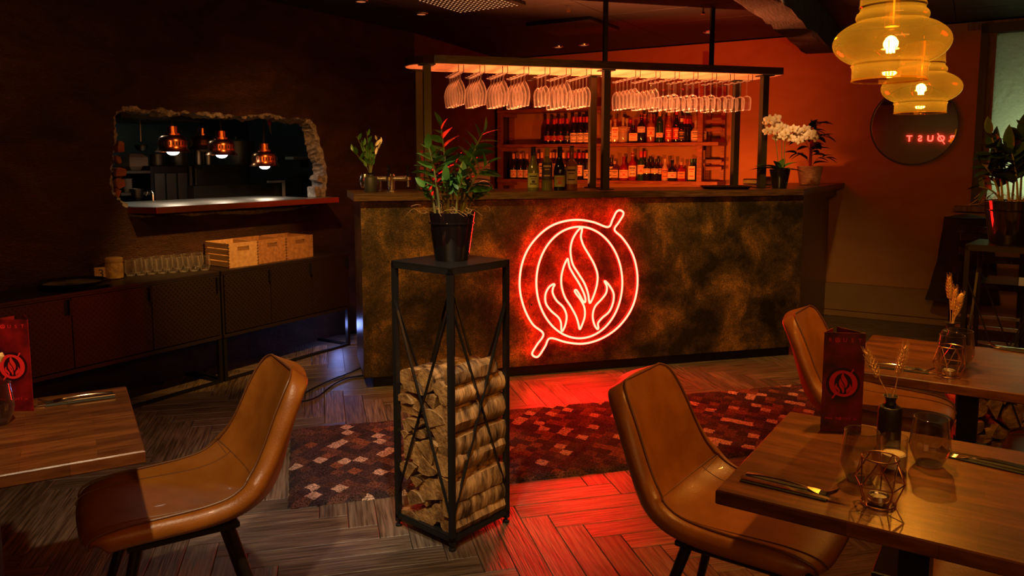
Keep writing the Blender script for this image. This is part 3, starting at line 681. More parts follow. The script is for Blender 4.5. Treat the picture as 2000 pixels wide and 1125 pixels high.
FL3 = [(445, 562), (415, 582), (392, 630), (395, 690), (430, 740), (475, 780), (494, 815), (498, 866), (506, 872), (525, 830), (532, 770), (510, 715), (465, 670), (440, 620), (443, 585), (452, 568)]
FL4 = [(785, 545), (800, 578), (795, 620), (765, 662), (722, 710), (706, 770), (716, 828), (736, 860), (744, 852), (742, 820), (770, 785), (815, 745), (841, 685), (845, 625), (820, 575), (793, 545)]
neon = thing('neon_sign', 'round red neon sign of flames in a slashed ring on the bar front', 'neon sign'); neon.matrix_world = BF
for nm, c in (('outer_ring_tube', OUT), ('inner_ring_tube', INN), ('flame_tube', FL1), ('flame_tube', FL2), ('flame_tube', FL3), ('flame_tube', FL4)):
    P = catmull([NX(*q) for q in c], 5); b = MB(); b.tube([(p.x, -.035, p.z) for p in P], .0066, 8, closed=True)
    for fi, f_ in enumerate(b.f):
        if sum(b.v[i].y for i in f_)/4 > -.0335: b.mi[fi] = 1
    part(nm, b, [MT['neon'], MT['neon_back']], neon)
oc = [NX(*q) for q in OUT]; cx = sum((p.x for p in oc))/len(oc); cz = sum((p.z for p in oc))/len(oc)
def offset(pts, d):
    out = []; n = len(pts)
    for i in range(n):
        a, c = pts[i-1], pts[(i+1) % n]; t = Vector((c.x-a.x, c.y-a.y)).normalized(); out.append(Vector((pts[i].x+t.y*d, pts[i].y-t.x*d)))
    return out
o2 = [Vector((p.x, p.z)) for p in catmull([NX(*q) for q in OUT], 4)]
area = sum(o2[i-1].x*o2[i].y-o2[i].x*o2[i-1].y for i in range(len(o2)))
o2 = offset(o2, .022 if area > 0 else -.022)
b = MB(); b.T = Matrix(((1, 0, 0, 0), (0, 0, 1, 0), (0, 1, 0, 0), (0, 0, 0, 1))); b.prism([(p.x, p.y) for p in o2], -.026, -.021); part('acrylic_backing', b, MT['acrylic'], neon, False)
b = MB(); b.T = b.T
for q in ((345, 265), (300, 700), (930, 690), (700, 165)):
    p = NX(*q); b.tube([(p.x, -.03, p.z), (p.x, .0, p.z)], .006, 8)
part('standoff', b, MT['chrome'], neon)

# canopy with glass rails
can = thing('glass_rack_canopy', 'raised wooden canopy on bronze posts with hanging glass rails above the bar', 'glass rack'); can.matrix_world = BF
z0, z1 = 2.085, 2.135; ta, tbk = .17, .64
pts = [(.575, ta), (3.10, ta), (3.10, tbk), (.575, tbk)]+[(.575-.2350*sin(a*pi/10), (ta+tbk)/2+.235*cos(a*pi/10)) for a in range(1, 10)]
pts = pts[:4]+pts[4:]
b = MB(); b.prism(pts, z0, z1); part('canopy_board', b, MT['walnut'], can, False)
b = MB(); ip = [(x+(.006 if x < .58 else -.006 if x > 3 else 0), y+(.006 if y < .3 else -.006 if y > .5 else 0)) for x, y in pts]; b.prism(ip, z0-.004, z0-.0005); part('canopy_underside', b, cm((.6, .42, .28), .4, nm='lit_look_canopy_underside'), can, False)  # sheet coloured pale so the board looks brightly lit from below
PST = [(.46, .225), (.46, .58), (1.72, .225), (1.76, .58), (2.98, .225), (2.98, .60)]
for x, y in PST:
    b = MB(); b.box((x-.024, y-.024, 1.25), (x+.024, y+.024, z0-.004), .002); po = part('post', b, MT['olive'], can, False)
    b = MB(); b.box((x-.05, y-.05, 1.2505), (x+.05, y+.05, 1.256)); part('foot_plate', b, MT['black'], po, False)
    b = MB(); b.box((x-.05, y-.05, z0-.012), (x+.05, y+.05, z0-.0045)); part('top_plate', b, MT['black'], po, False)
for x, y in ((1.74, .3), (2.75, .6)):
    b = MB(); b.box((x-.014, y-.014, z1), (x+.014, y+.014, CZ)); part('hanger_post', b, MT['black'], can, False)
RU = [897, 938, 982, 1023, 1064, 1105, 1144, 1239, 1278, 1315, 1351, 1387, 1422, 1457]
RN = [5, 5, 5, 5, 3, 5, 6, 6, 6, 5, 5, 5, 5, 4]
def bars_at(u, t, v=150): return (BFi @ atp(u, v, (BF @ Vector((0, t, 0))).to_2d(), 15.5)).x
zr = z0-.045
RS = [bars_at(u, .26) for u in RU]
for s in RS:
    b = MB()
    for dx in (-.017, .017):
        b.tube([(s+dx, .2, z0-.004), (s+dx, .2, zr-.004), (s+dx, .62, zr-.004), (s+dx, .62, z0-.004)], .0024, 6)
    b.tube([(s-.017, .62, zr-.004), (s+.017, .62, zr-.004)], .0024, 6)
    part('glass_rail', b, MT['black'], can)
big = [(.034, 0), (.033, .002), (.009, .006), (.005, .012), (.0046, .04), (.007, .050), (.018, .064), (.030, .088), (.038, .115), (.0405, .140), (.038, .17), (.034, .195), (.031, .213)]
flute = [(.031, 0), (.030, .002), (.007, .006), (.0042, .012), (.004, .075), (.012, .082), (.025, .10), (.031, .125), (.030, .16), (.026, .208)]
longs = [(.032, 0), (.031, .002), (.006, .006), (.004, .012), (.0038, .105), (.008, .111), (.028, .119), (.035, .135), (.035, .165), (.033, .2), (.031, .212)]
def gmesh(pr, n=22):
    b = MB(); b.lathe(pr, n, cap0=True)
    rr, zz = pr[-1]; b.lathe([(rr, zz), (rr+.0012, zz+.001), (rr, zz+.0022), (rr-.0012, zz+.001), (rr, zz)], n)
    return b.mesh('wine_glass', MT['hglass'])
GM = [gmesh(big), gmesh(flute), gmesh(longs)]
WHO = ['nearest the front', 'second from the front', 'third from the front', 'fourth from the front', 'fifth from the front', 'rearmost']
for i, (s, nn_) in enumerate(zip(RS, RN)):
    kind = 0 if i < 7 else (1 if i < 9 else 2); half = 'left' if i < 7 else 'right'; idx = i if i < 7 else i-7
    if i in (4,): kind = 1
    sp = .086 if nn_ <= 5 else .068
    if nn_ == 6: kind = 1
    for k in range(nn_):
        t = .245+sp*k
        me = GM[kind]; p = BF @ Vector((s, t, zr))
        o = mk('wine_glass', me, None, loc=p, rot=(pi, 0, random.uniform(0, 6)))
        knd = ['round-bowled', 'slender', 'long-stemmed'][kind]
        tag(o, f'{knd} wine glass on {ORD[idx]} rail of the canopy\'s {half} half, {WHO[k]}', 'glass', 'wine glasses hanging from the canopy')

# back shelf
SB = frame((WB @ Vector((-3.52, -.30, 0))).to_2d(), -31); SBi = SB.inverted()
sh = thing('back_bar_shelf', 'tall red-brown wooden bottle shelf against the back wall', 'shelf'); sh.matrix_world = SB
for x in (0, 1.16, 2.31):
    b = MB(); b.box((x, 0, .3), (x+.05, .045, 2.33)); part('upright', b, MT['shelfwood'], sh, False)
    b = MB(); b.box((x+.01, .24, .3), (x+.055, .285, 2.33)); part('upright', b, MT['shelfwood'], sh, False)
for z in (1.25, 1.635, 2.02):
    b = MB(); b.box((.0, -.01, z-.035), (2.52, .285, z), .002); part('shelf_board', b, MT['shelfwood'], sh, False)
    for x in (.05, 1.21, 2.26):
        b = MB(); b.box((x, .02, z-.075), (x+.05, .27, z-.036)); part('bracket', b, MT['shelfwood'], sh, False)
b = MB(); b.box((2.47, .24, .9), (2.51, .285, 2.2)); part('upright', b, MT['shelfwood'], sh, False)
for z in (1.36, 1.43, 1.74, 1.82):
    b = MB(); b.box((2.34, .12, z), (2.52, .14, z+.035)); part('slat', b, MT['shelfwood'], sh, False)
b = MB(); b.box((-.03, .06, .3), (0, .29, 2.05)); part('side_panel', b, cm((.03, .012, .01)), sh, False)

# bottles
PR = {
 'burg': [(0, 0), (.038, 0), (.040, .006), (.040, .135), (.037, .165), (.026, .20), (.0165, .235), (.0145, .26), (.0145, .295), (.0165, .297), (.0165, .305), (0, .306)],
 'bord': [(0, 0), (.036, 0), (.0375, .006), (.0375, .185), (.034, .205), (.018, .225), (.0145, .24), (.0145, .295), (.0165, .297), (.0165, .305), (0, .306)],
 'spirit': [(0, 0), (.040, 0), (.0425, .006), (.0425, .165), (.038, .195), (.020, .215), (.0145, .228), (.0145, .27), (.017, .272), (.017, .305), (0, .306)],
 'flask': [(0, 0), (.046, 0), (.05, .008), (.052, .12), (.048, .16), (.028, .195), (.016, .21), (.0145, .255), (.019, .257), (.019, .305), (0, .306)],
 'tall': [(0, 0), (.034, 0), (.036, .006), (.037, .15), (.03, .19), (.016, .225), (.013, .25), (.013, .285), (.015, .286), (.015, .305), (0, .306)],
}
SEC = {}
def bottle_mesh(kind, h, square=False):
    key = (kind, round(h, 2), square)
    if key in SEC: return SEC[key]
    b = MB(); k = h/.306
    pr = [(r*(1 if h > .24 else .92)*(1.06 if h < .2 else 1), z*k) for r, z in PR[kind]]
    b.lathe(pr, 4 if False else 16)
    if square:
        for i, v in enumerate(b.v):
            r = math.hypot(v.x, v.y)
            if r > .025 and v.z < .7*h:
                a = math.atan2(v.y, v.x); q = r*.92/max(abs(cos(a)), abs(sin(a))); q = min(q, r*1.2); b.v[i] = Vector((q*cos(a), q*sin(a)*.8, v.z))
    me = b.mesh('body', MT['bottle_dark']); SEC[key] = (pr, me); return SEC[key]
MT['bottle_dark'] = pm('dark_bottle_glass', (.012, .010, .006), .07, spec=.8)
BG = {'dark': MT['bottle_dark'], 'green': pm('green_bottle_glass', (.012, .05, .012), .08, spec=.8), 'amber': pm('amber_spirit_in_glass', (.28, .08, .012), .08, spec=.8),
      'clear': pm('clear_spirit_in_glass', (.42, .32, .24), .1, spec=.8), 'red': pm('red_spirit_in_glass', (.22, .012, .008), .08, spec=.8), 'brown': pm('brown_bottle_glass', (.06, .022, .01), .08, spec=.8), 'olive': pm('olive_wine_glass', (.16, .15, .03), .1, spec=.8)}
CAPS = {'red': (.5, .02, .02), 'black': (.015, .015, .015), 'pink': (.75, .36, .26), 'cork': (.5, .34, .2), 'gold': (.5, .35, .08), 'white': (.75, .68, .58), 'green': (.03, .12, .03)}
LABS = {'white': (.85, .72, .62), 'cream': (.80, .62, .42), 'red': (.55, .05, .04), 'dark': (.05, .03, .03), 'orange': (.72, .26, .10), 'tan': (.55, .38, .22), 'olive': (.42, .42, .12), 'green': (.25, .35, .12)}
def bottle(p, h, kind, gl, cap, lab, label, cat='bottle', group='bottles on the back shelf', lz=(.14, .42), face=-1.2, square=False, deco=None, text=None):
    pr, me = bottle_mesh(kind, h, square); k = h/.306
    name = 'wine_bottle' if kind in ('burg', 'bord') else 'spirit_bottle'
    o = thing(name, label, cat, p, 0, group)
    me2 = me.copy(); me2.materials.clear(); me2.materials.append(BG[gl]); mk('body', me2, o)
    rn = [z for r, z in pr if r < .018 and z > 0][0]
    b = MB(); cz0 = h*.80 if kind in ('burg', 'bord') else h*.86; b.lathe([(.0168, cz0), (.0168, h*.985), (.0178, h*.99), (.0178, h+.001), (0, h+.002)], 14)
    part('cap', b, cm(CAPS[cap], .35), o)
    if lab:
        r = pr[3][0]+.0008 if not square else pr[3][0]*1.02; b = MB()
        ang = math.atan2(-p[1], -p[0])
        if square:
            b.T = Matrix.Rotation(ang+pi/2, 4, 'Z'); b.box((-r*.82, -r*.82-.002, h*lz[0]), (r*.82, -r*.80, h*lz[1]))
        else: b.lathe([(r, h*lz[0]), (r, h*lz[1])], 10, a0=ang-1.15, a1=ang+1.15)
        lo = part('label', b, cm(LABS[lab], .6), o)
        b = MB(); zc = h*(lz[0]+lz[1])/2; dz = h*(lz[1]-lz[0]); rr = r+.0009
        dk = cm((.05, .02, .02), .6) if lab != 'dark' else cm((.6, .42, .2), .6)
        for f, aa, hh in ((.78, .7, .10), (.6, .45, .06), (.25, .6, .07)):
            if square: b.T = Matrix.Rotation(ang+pi/2, 4, 'Z'); b.box((-r*aa*.9, -r*.82-.0035, h*lz[0]+dz*f-dz*hh/2), (r*aa*.9, -r*.82-.002, h*lz[0]+dz*f+dz*hh/2))
            else: b.lathe([(rr, h*lz[0]+dz*(f-hh/2)), (rr, h*lz[0]+dz*(f+hh/2))], 6, a0=ang-aa, a1=ang+aa)
        if deco:
            b.T = Matrix.Identity(4)
            if not square: b.lathe([(rr, h*lz[0]+dz*.32), (rr, h*lz[0]+dz*.5)], 3, a0=ang-.25, a1=ang+.3)
        part('print', b, cm(LABS[deco] if deco else (.05, .02, .02), .6) if lab != 'dark' else dk, lo)
    return o
def shelf_pt(u, v, z, dep): return SB @ Vector(((SBi @ atp(u, v, (SB @ Vector((0, dep, 0))).to_2d(), -31)).x, dep, z))
def shelf_row(rows, z, vbot, where):
    for (u, vt, dep, kind, gl, cap, lab, lz, sq, deco, desc) in rows:
        p = shelf_pt(u, vbot, z+.0005, dep); h = (vbot-vt)*math.hypot(p.x, p.y)/F*.985
        bottle(p, h, kind, gl, cap, lab, f'{desc}, {where}', lz=lz, square=sq, deco=deco)
Z2 = 1.635; Z1 = 1.25
ML = 'middle shelf left bay'; LLB = 'lowest shelf left bay'; MR = 'middle shelf right bay'; LR = 'lowest shelf right bay'
lw_ = (.12, .40)
shelf_row([
 (1069.6, 232, .09, 'burg', 'dark', 'red', 'red', (.14, .33), 0, 'dark', 'leftmost dark wine bottle with patterned red band'),
 (1082, 233, .09, 'burg', 'dark', 'red', 'red', (.14, .33), 0, 'dark', 'second dark wine bottle with red band'),
 (1094, 232, .09, 'burg', 'dark', 'red', 'red', (.14, .33), 0, 'dark', 'third dark wine bottle with red band'),
 (1107.5, 232, .09, 'burg', 'dark', 'red', 'dark', (.14, .33), 0, None, 'dark wine bottle with black label between red-banded and white-labelled ones'),
 (1086.5, 231, .19, 'burg', 'dark', 'red', None, lw_, 0, None, 'dark wine bottle tucked behind the second red banded bottle'),
 (1099, 231, .19, 'burg', 'dark', 'red', None, lw_, 0, None, 'dark wine bottle tucked behind the third red banded bottle'),
 (1120, 229, .09, 'burg', 'dark', 'red', 'white', (.05, .40), 0, None, 'first dark wine bottle with square white label'),
 (1133, 229, .09, 'burg', 'dark', 'red', 'white', (.05, .40), 0, None, 'second dark wine bottle with square white label'),
 (1146, 229, .09, 'burg', 'dark', 'red', 'white', (.05, .40), 0, None, 'third dark wine bottle with square white label'),
 (1127, 229, .19, 'burg', 'dark', 'red', None, lw_, 0, None, 'dark wine bottle behind the first two white labelled bottles'),
 (1140, 229, .19, 'burg', 'dark', 'red', None, lw_, 0, None, 'dark wine bottle behind the last two white labelled bottles'),
], Z2, 281, ML)
shelf_row([
 (1003, 302, .09, 'burg', 'dark', 'pink', 'white', (.06, .36), 0, 'red', 'leftmost wine bottle with red-flowered white label'),
 (1016.5, 302, .09, 'burg', 'dark', 'pink', 'white', (.06, .36), 0, 'red', 'second wine bottle with red-flowered white label'),
 (1029, 302, .09, 'burg', 'dark', 'pink', 'white', (.06, .36), 0, 'red', 'third wine bottle with red-flowered white label'),
 (1010.5, 301, .19, 'burg', 'dark', 'pink', None, lw_, 0, None, 'dark wine bottle behind the first flowered labels'),
 (1023, 301, .19, 'burg', 'dark', 'pink', None, lw_, 0, None, 'dark wine bottle behind the second flowered label'),
 (1051, 301, .15, 'burg', 'dark', 'pink', None, lw_, 0, None, 'dark wine bottle half hidden behind the green labelled counter bottle'),
 (1058, 299, .08, 'bord', 'brown', 'pink', 'cream', (.1, .6), 0, None, 'brown wine bottle with long cream label'),
 (1074.5, 299, .09, 'bord', 'brown', 'pink', 'cream', (.1, .6), 0, None, 'brown wine bottle just right of the gold capped counter bottle'),
 (1081, 299, .17, 'bord', 'brown', 'pink', 'white', (.1, .55), 0, 'red', 'wine bottle in the back row behind the rose label bottle'),
 (1088, 299, .08, 'bord', 'brown', 'pink', 'cream', (.1, .6), 0, None, 'brown wine bottle hidden by the rose labelled counter bottle'),
 (1100, 299, .09, 'bord', 'brown', 'pink', 'white', (.1, .55), 0, None, 'brown wine bottle with white label left of the orange counter bottle'),
 (1110, 299, .17, 'bord', 'dark', 'red', None, lw_, 0, None, 'dark wine bottle behind the orange counter bottle'),
 (1123, 299, .17, 'bord', 'dark', 'red', None, lw_, 0, None, 'dark wine bottle behind the tall white label'),
 (1131, 299, .09, 'bord', 'dark', 'red', 'white', (.14, .54), 0, 'red', 'dark wine bottle with tall white label'),
 (1139, 299, .18, 'bord', 'dark', 'red', None, lw_, 0, None, 'dark wine bottle behind the black-spotted label'),
 (1146, 299, .08, 'bord', 'dark', 'pink', 'white', (.05, .38), 0, 'dark', 'dark wine bottle with black-spotted white label'),
], Z1, 351, LLB)
s3 = lambda x, y: (1180+x/5.627, 180+y/5.627)
def rows3(rows, z, vb, where):
    out = []
    for x, y, dep, *r in rows: u, v = s3(x, y); out.append((u, v, dep, *r))
    shelf_row(out, z, vb, where)
rows3([
 (65, 290, .1, 'tall', 'clear', 'cork', 'white', (.1, .5), 0, None, 'clear bottle partly hidden by the canopy post'),
 (118, 280, .09, 'spirit', 'clear', 'red', 'white', (.16, .66), 1, 'red', 'square clear bottle with red cap and white label'),
 (205, 265, .09, 'flask', 'clear', 'white', 'tan', (.46, .64), 0, None, 'wide clear bottle with white cap'),
 (245, 272, .19, 'flask', 'clear', 'black', 'tan', (.46, .64), 0, None, 'wide clear bottle with black cap in the back row'),
 (285, 290, .19, 'tall', 'brown', 'red', None, (.1, .5), 0, None, 'brown bottle with red cap in the back row'),
 (318, 350, .08, 'flask', 'dark', 'black', 'cream', (.12, .55), 1, 'red', 'squat black bottle with pale diamond label'),
 (405, 230, .08, 'spirit', 'dark', 'red', 'white', (.36, .56), 0, None, 'dark bottle with red cap and narrow white label'),
 (441, 232, .19, 'spirit', 'red', 'pink', None, (.1, .5), 0, None, 'red bottle with pink cap in the back row'),
 (511, 220, .08, 'spirit', 'amber', 'black', 'cream', (.2, .52), 0, 'red', 'amber bottle with black cap and slanted cream label'),
 (545, 226, .19, 'spirit', 'red', 'black', None, (.1, .5), 0, None, 'dark red bottle with black cap in the back row'),
 (607, 187, .08, 'bord', 'green', 'cork', 'white', (.16, .30), 0, 'red', 'tallest dark green bottle with round red emblem'),
 (707, 205, .08, 'tall', 'amber', 'cork', 'red', (.1, .46), 0, 'cream', 'amber bottle with painted red dancing figure'),
 (790, 200, .08, 'tall', 'dark', 'red', 'red', (.1, .46), 0, 'cream', 'dark bottle with red capsule and painted red figure'),
 (848, 287, .08, 'tall', 'dark', 'white', 'dark', (.1, .5), 0, None, 'slim dark bottle with silver capsule'),
 (880, 290, .1, 'bord', 'dark', 'red', None, (.1, .5), 0, None, 'first small dark bottle with red capsule'),
 (911, 292, .12, 'bord', 'dark', 'red', None, (.1, .5), 0, None, 'second small dark bottle with red capsule'),
 (937, 294, .19, 'bord', 'dark', 'red', None, (.1, .5), 0, None, 'third small dark bottle behind the red capsules'),
 (1003, 312, .08, 'flask', 'clear', 'cork', 'cream', (.12, .52), 0, None, 'squat clear bottle with cork and cream label'),
 (1043, 316, .17, 'flask', 'clear', 'cork', 'cream', (.12, .52), 0, None, 'second squat clear bottle with cork in the back row'),
 (1071, 320, .12, 'flask', 'clear', 'cork', 'cream', (.12, .52), 0, None, 'last squat clear bottle beside the right upright'),
], Z2, 276.5, MR)
rows3([
 (76, 725, .09, 'burg', 'dark', 'black', 'cream', (.1, .6), 0, None, 'dark bottle partly hidden by the canopy post'),
 (113, 765, .08, 'spirit', 'brown', 'cork', 'tan', (.14, .55), 1, None, 'short square bottle with cork and brown label'),
 (213, 712, .09, 'flask', 'red', 'red', 'cream', (.1, .44), 0, 'red', 'squat bottle dipped in red wax with wide cream label'),
 (308, 662, .08, 'spirit', 'red', 'cork', 'cream', (.14, .52), 0, None, 'tall red-brown bottle with cork and two-tone label'),
 (401, 655, .08, 'bord', 'green', 'red', 'cream', (.22, .54), 0, 'red', 'green bottle with red cap and cream label'),
 (440, 655, .19, 'bord', 'green', 'red', None, (.22, .54), 0, None, 'green bottle with red cap in the back row'),
 (467, 735, .08, 'spirit', 'dark', 'black', 'cream', (.34, .56), 0, None, 'first small black bottle with oval label'),
 (507, 735, .19, 'spirit', 'dark', 'black', None, (.3, .56), 0, None, 'small black bottle in the back row'),
 (553, 735, .08, 'spirit', 'dark', 'black', 'cream', (.34, .56), 0, None, 'second small black bottle with oval label'),
 (592, 735, .17, 'spirit', 'dark', 'black', 'white', (.3, .56), 0, None, 'small black bottle behind and right of the second oval label'),
 (665, 733, .08, 'tall', 'clear', 'cork', 'orange', (.1, .56), 0, None, 'slim clear bottle with long orange label'),
 (745, 738, .08, 'flask', 'dark', 'cork', 'white', (.14, .42), 0, 'red', 'squat dark bottle with white and red label'),
 (845, 767, .08, 'spirit', 'red', 'cork', 'orange', (.14, .5), 1, None, 'short square red bottle with orange label'),
 (957, 732, .08, 'spirit', 'green', 'green', 'cream', (.08, .68), 1, 'red', 'square green herbal liqueur bottle with stag label'),
 (988, 732, .18, 'spirit', 'green', 'green', None, (.1, .5), 1, None, 'square green bottle just behind the stag label bottle'),
 (1018, 734, .2, 'spirit', 'green', 'green', None, (.1, .5), 1, None, 'rightmost square green bottle at the end of the row'),
], Z1, 352.5, LR)
for x, dep, nm in ((148, .16, 'left'), (178, .16, 'right')):
    u, v = s3(x, 765); p = shelf_pt(u, 352, Z1, dep); b = MB(); b.lathe([(0, .004), (.03, .003), (.032, 0), (.034, .01), (.036, .13)], 18)
    tag(part('highball_glass', b, MT['hglass'], loc=p), f'empty highball glass behind the red wax bottle, the {nm} one of two', 'glass', 'highball glasses on the lowest shelf')
# glasses standing on the top shelf
for r_ in range(2):
    for k in range(22):
        x = .12+.1*k
        if abs(x-1.18) < .06 or x > 2.2: continue
        me = GM[2] if r_ else GM[0]; p = SB @ Vector((x+.03*r_, .09+.12*r_, 2.021))
        bay = 'left' if x < 1.18 else 'right'; kk = k if k < 11 else k-11
        tag(mk('wine_glass', me, None, loc=p), f'stemmed glass on top shelf {bay} bay, {ORD[kk]} in the {"rear" if r_ else "front"} row', 'glass', 'stemmed glasses on the top shelf')

# ------------------------------------------------------------ things on the counter
CT = 1.2505
def bar_pt(u, t, v=350, z=CT): return BF @ Vector((bars_at(u, t, v), t, z))
def hpx(p, px): return px*math.hypot(p.x, p.y)/F*.985
for u, vt, kind, gl, cap, lab, lz, dk, desc in (
    (1041.6, 288, 'burg', 'olive', 'black', 'olive', (.07, .40), 'dark', 'white wine bottle with olive green label and black cap'),
    (1068.5, 289.5, 'bord', 'olive', 'gold', 'dark', (.24, .66), None, 'wine bottle with gold capsule and dark label'),
    (1093, 288, 'burg', 'dark', 'black', 'olive', (.08, .34), 'red', 'wine bottle with red rose on a pale label'),
    (1116, 287, 'spirit', 'amber', 'black', 'tan', (.14, .54), None, 'orange wine bottle with black stopper and tan label')):
    p = bar_pt(u, .2); bottle(p, hpx(p, 373-vt), kind, gl, cap, lab, desc+', standing on the bar counter', group='wine bottles on the bar counter', lz=lz, deco=dk)
b = MB(); b.lathe([(0, .002), (.15, .002), (.155, 0), (.185, .02), (.187, .021), (.155, .008), (0, .008)], 36)
p = bar_pt(1418, .12, 362); tag(part('serving_tray', b, MT['tray'], loc=p), 'round black serving tray lying on the bar counter by the right post', 'tray')
b = MB(); b.box((-.075, -.05, 0), (.075, .05, .05), .01); p = WB @ Vector((-1.03, -.62, CT)); tag(part('brass_box', b, MT['brass'], loc=bar_pt(1469, 1.0, 352), rot=(0, 0, R(-20))), 'shiny brass box glinting on the counter left of the orchid', 'box')
b = MB(); b.box((-.07, -.05, 0), (.07, .05, .07), .006); tag(part('dark_box', b, cm((.08, .02, .015), .5), loc=bar_pt(1502, .85, 350), rot=(0, 0, R(-20))), 'dark red box standing behind the orchid pot', 'box')

def leaf_mesh(name, L, Wd, mat, fold=.25, droop=.15, nx=5, tip=1.0):
    b = MB(); ids = []
    for i in range(nx+1):
        t = i/nx; wdt = Wd*math.sin(pi*min(1, t**.8*.97+.03))**.75*(1 if t < 1 else 0)*tip
        z = -droop*L*t*t; ids.append([b.vert((L*t, -wdt/2, z+fold*wdt/2)), b.vert((L*t, 0, z)), b.vert((L*t, wdt/2, z+fold*wdt/2))])
    for i in range(nx):
        for k in (0, 1): b.face((ids[i][k], ids[i+1][k], ids[i+1][k+1], ids[i][k+1]))
    return b.mesh(name, mat)
LEAF = leaf_mesh('leaf', .062, .026, MT['leaf']); LEAFB = leaf_mesh('leaf', .092, .044, MT['leaf']); LEAFD = leaf_mesh('leaf', .125, .062, MT['leaf_dark'], .3, .3)
def orient(p, d, up, roll=0, s=1):
    d = Vector(d).normalized(); up = Vector(up); y = up.cross(d)
    if y.length < 1e-4: y = d.orthogonal()
    y.normalize(); z = d.cross(y)
    M = Matrix((d, y, z)).transposed().to_4x4(); M = Matrix.Translation(p) @ M @ Matrix.Rotation(roll, 4, 'X') @ Matrix.Scale(s, 4); return M
def pot_part(o, r0, r1, h, m, ring=True):
    b = MB(); b.lathe([(0, 0), (r0, 0), (r0+.002, .004), (r1, h), (r1-.006, h), (r1-.008, h-.02), (0, h-.02)], 32); part('pot', b, m, o)
    if ring:
        b = MB(); z = h*.78; r = r0+(r1-r0)*.78; b.lathe([(r, z-.004), (r+.004, z-.002), (r+.004, z+.002), (r, z+.004)], 32); part('pot_band', b, m, o)
def zz_plant(name, label, loc, stems, r0, r1, h, leafme, seed, group=None, sc=1):
    rr = random.Random(seed); o = thing(name, label, 'plant', loc, 0, group); pot_part(o, r0, r1, h, MT['gloss_black'])
    b = MB(); b.lathe([(r1-.008, h-.012), (r1*.5, h-.004), (0, h-.002)], 24); part('soil', b, MT['soil'], o)
    b = MB()
    for i in range(46):
        a = rr.uniform(0, 2*pi); q = rr.uniform(.3, .95)*r1; pts = [Vector((q*cos(a), q*sin(a), h-.005))]
        a2 = rr.uniform(0, 2*pi); st = rr.uniform(.012, .03); 
        for k in range(5):
            a2 += rr.uniform(-.9, .9); pts.append(pts[-1]+Vector((cos(a2)*st, sin(a2)*st, rr.uniform(-.004, .018) if k < 3 else rr.uniform(-.02, .006))))
        b.tube(catmull(pts, 3, False), .0007, 4)
    part('coir_fibre', b, MT['fibre'], o)['kind'] = 'stuff'
    for (bx, by, tx, ty, tz, nl, lsc) in stems:
        p0 = Vector((bx, by, h-.01)); p2 = Vector((tx, ty, tz)); p1 = (p0+p2)/2+Vector((-(tx-bx)*.25, -(ty-by)*.25, .03))
        P = [p0*(1-t)**2+p1*2*t*(1-t)+p2*t*t for t in [i/10 for i in range(11)]]
        b = MB(); b.tube(P, .0055, 7, r2=.0022); st = part('stem', b, MT['stem'], o)
        phi = rr.uniform(0, pi)
        for k in range(nl):
            t = .28+.72*(k+1)/nl; f = t*10; i = min(int(f), 9); q = P[i].lerp(P[i+1], f-i); d = (P[i+1]-P[i]).normalized()
            side = d.cross(Vector((cos(phi+rr.uniform(-.35, .35)), sin(phi+rr.uniform(-.35, .35)), 0))).normalized()
            if k % 2: side = -side
            dirv = side*.85+d*(.55+.5*(t > .9)); 
            if k == nl-1: dirv = d+side*.2
            mk('leaf', leafme, st, orient(q, dirv, d, rr.uniform(-.5, .5), lsc*rr.uniform(.8, 1.1)*(1-.25*(t > .85))))
    return o
# twig vase on the counter
def vase(name, label, loc, r, h, neck, group=None, mat=None):
    o = thing(name, label, 'vase', loc, 0, group); b = MB(); b.lathe([(0, 0), (r*.97, 0), (r, .003), (r, h*.70), (r*.9, h*.77), (r*.5, h*.83), (r*.42, h*.88), (r*.45, h*.94), (r*.68, h), (r*.6, h), (r*.36, h*.93), (r*.36, h*.8)], 12, cap0=True)
    part('body', b, mat or MT['matt_vase'], o, ang=None) if False else part('body', b, mat or MT['matt_vase'], o); return o
p = bar_pt(725, .18, 375); o = vase('bud_vase', 'small black bud vase of leafy twigs on the left end of the bar counter', p, .043, .125, 0)
rr = random.Random(3)
for i, (dx, dz) in enumerate(((-.13, .22), (-.09, .30), (-.02, .33), (.04, .30), (.08, .27), (-.05, .26), (.01, .24))):
    P = [Vector((0, 0, .10)), Vector((dx*.3, rr.uniform(-.02, .02), .10+dz*.4)), Vector((dx, rr.uniform(-.05, .05), dz+.06))]; P = catmull(P, 4, False)
    b = MB(); b.tube(P, .0022, 5, r2=.001); st = part('twig', b, MT['stem'], o)
    for k in range(5):
        q = P[3+k if 3+k < len(P) else -1]; lm = LEAF if (i+k) % 3 else None
        me = leaf_mesh('leaf', .055, .018, MT['petal']) if (dx > .03 and k > 1) else LEAF
        mk('leaf', me, st, orient(q, Vector((dx*2+rr.uniform(-.6, .6), rr.uniform(-.6, .6), .8)), (0, 1, .2), rr.uniform(-1, 1), rr.uniform(.75, 1.1)))
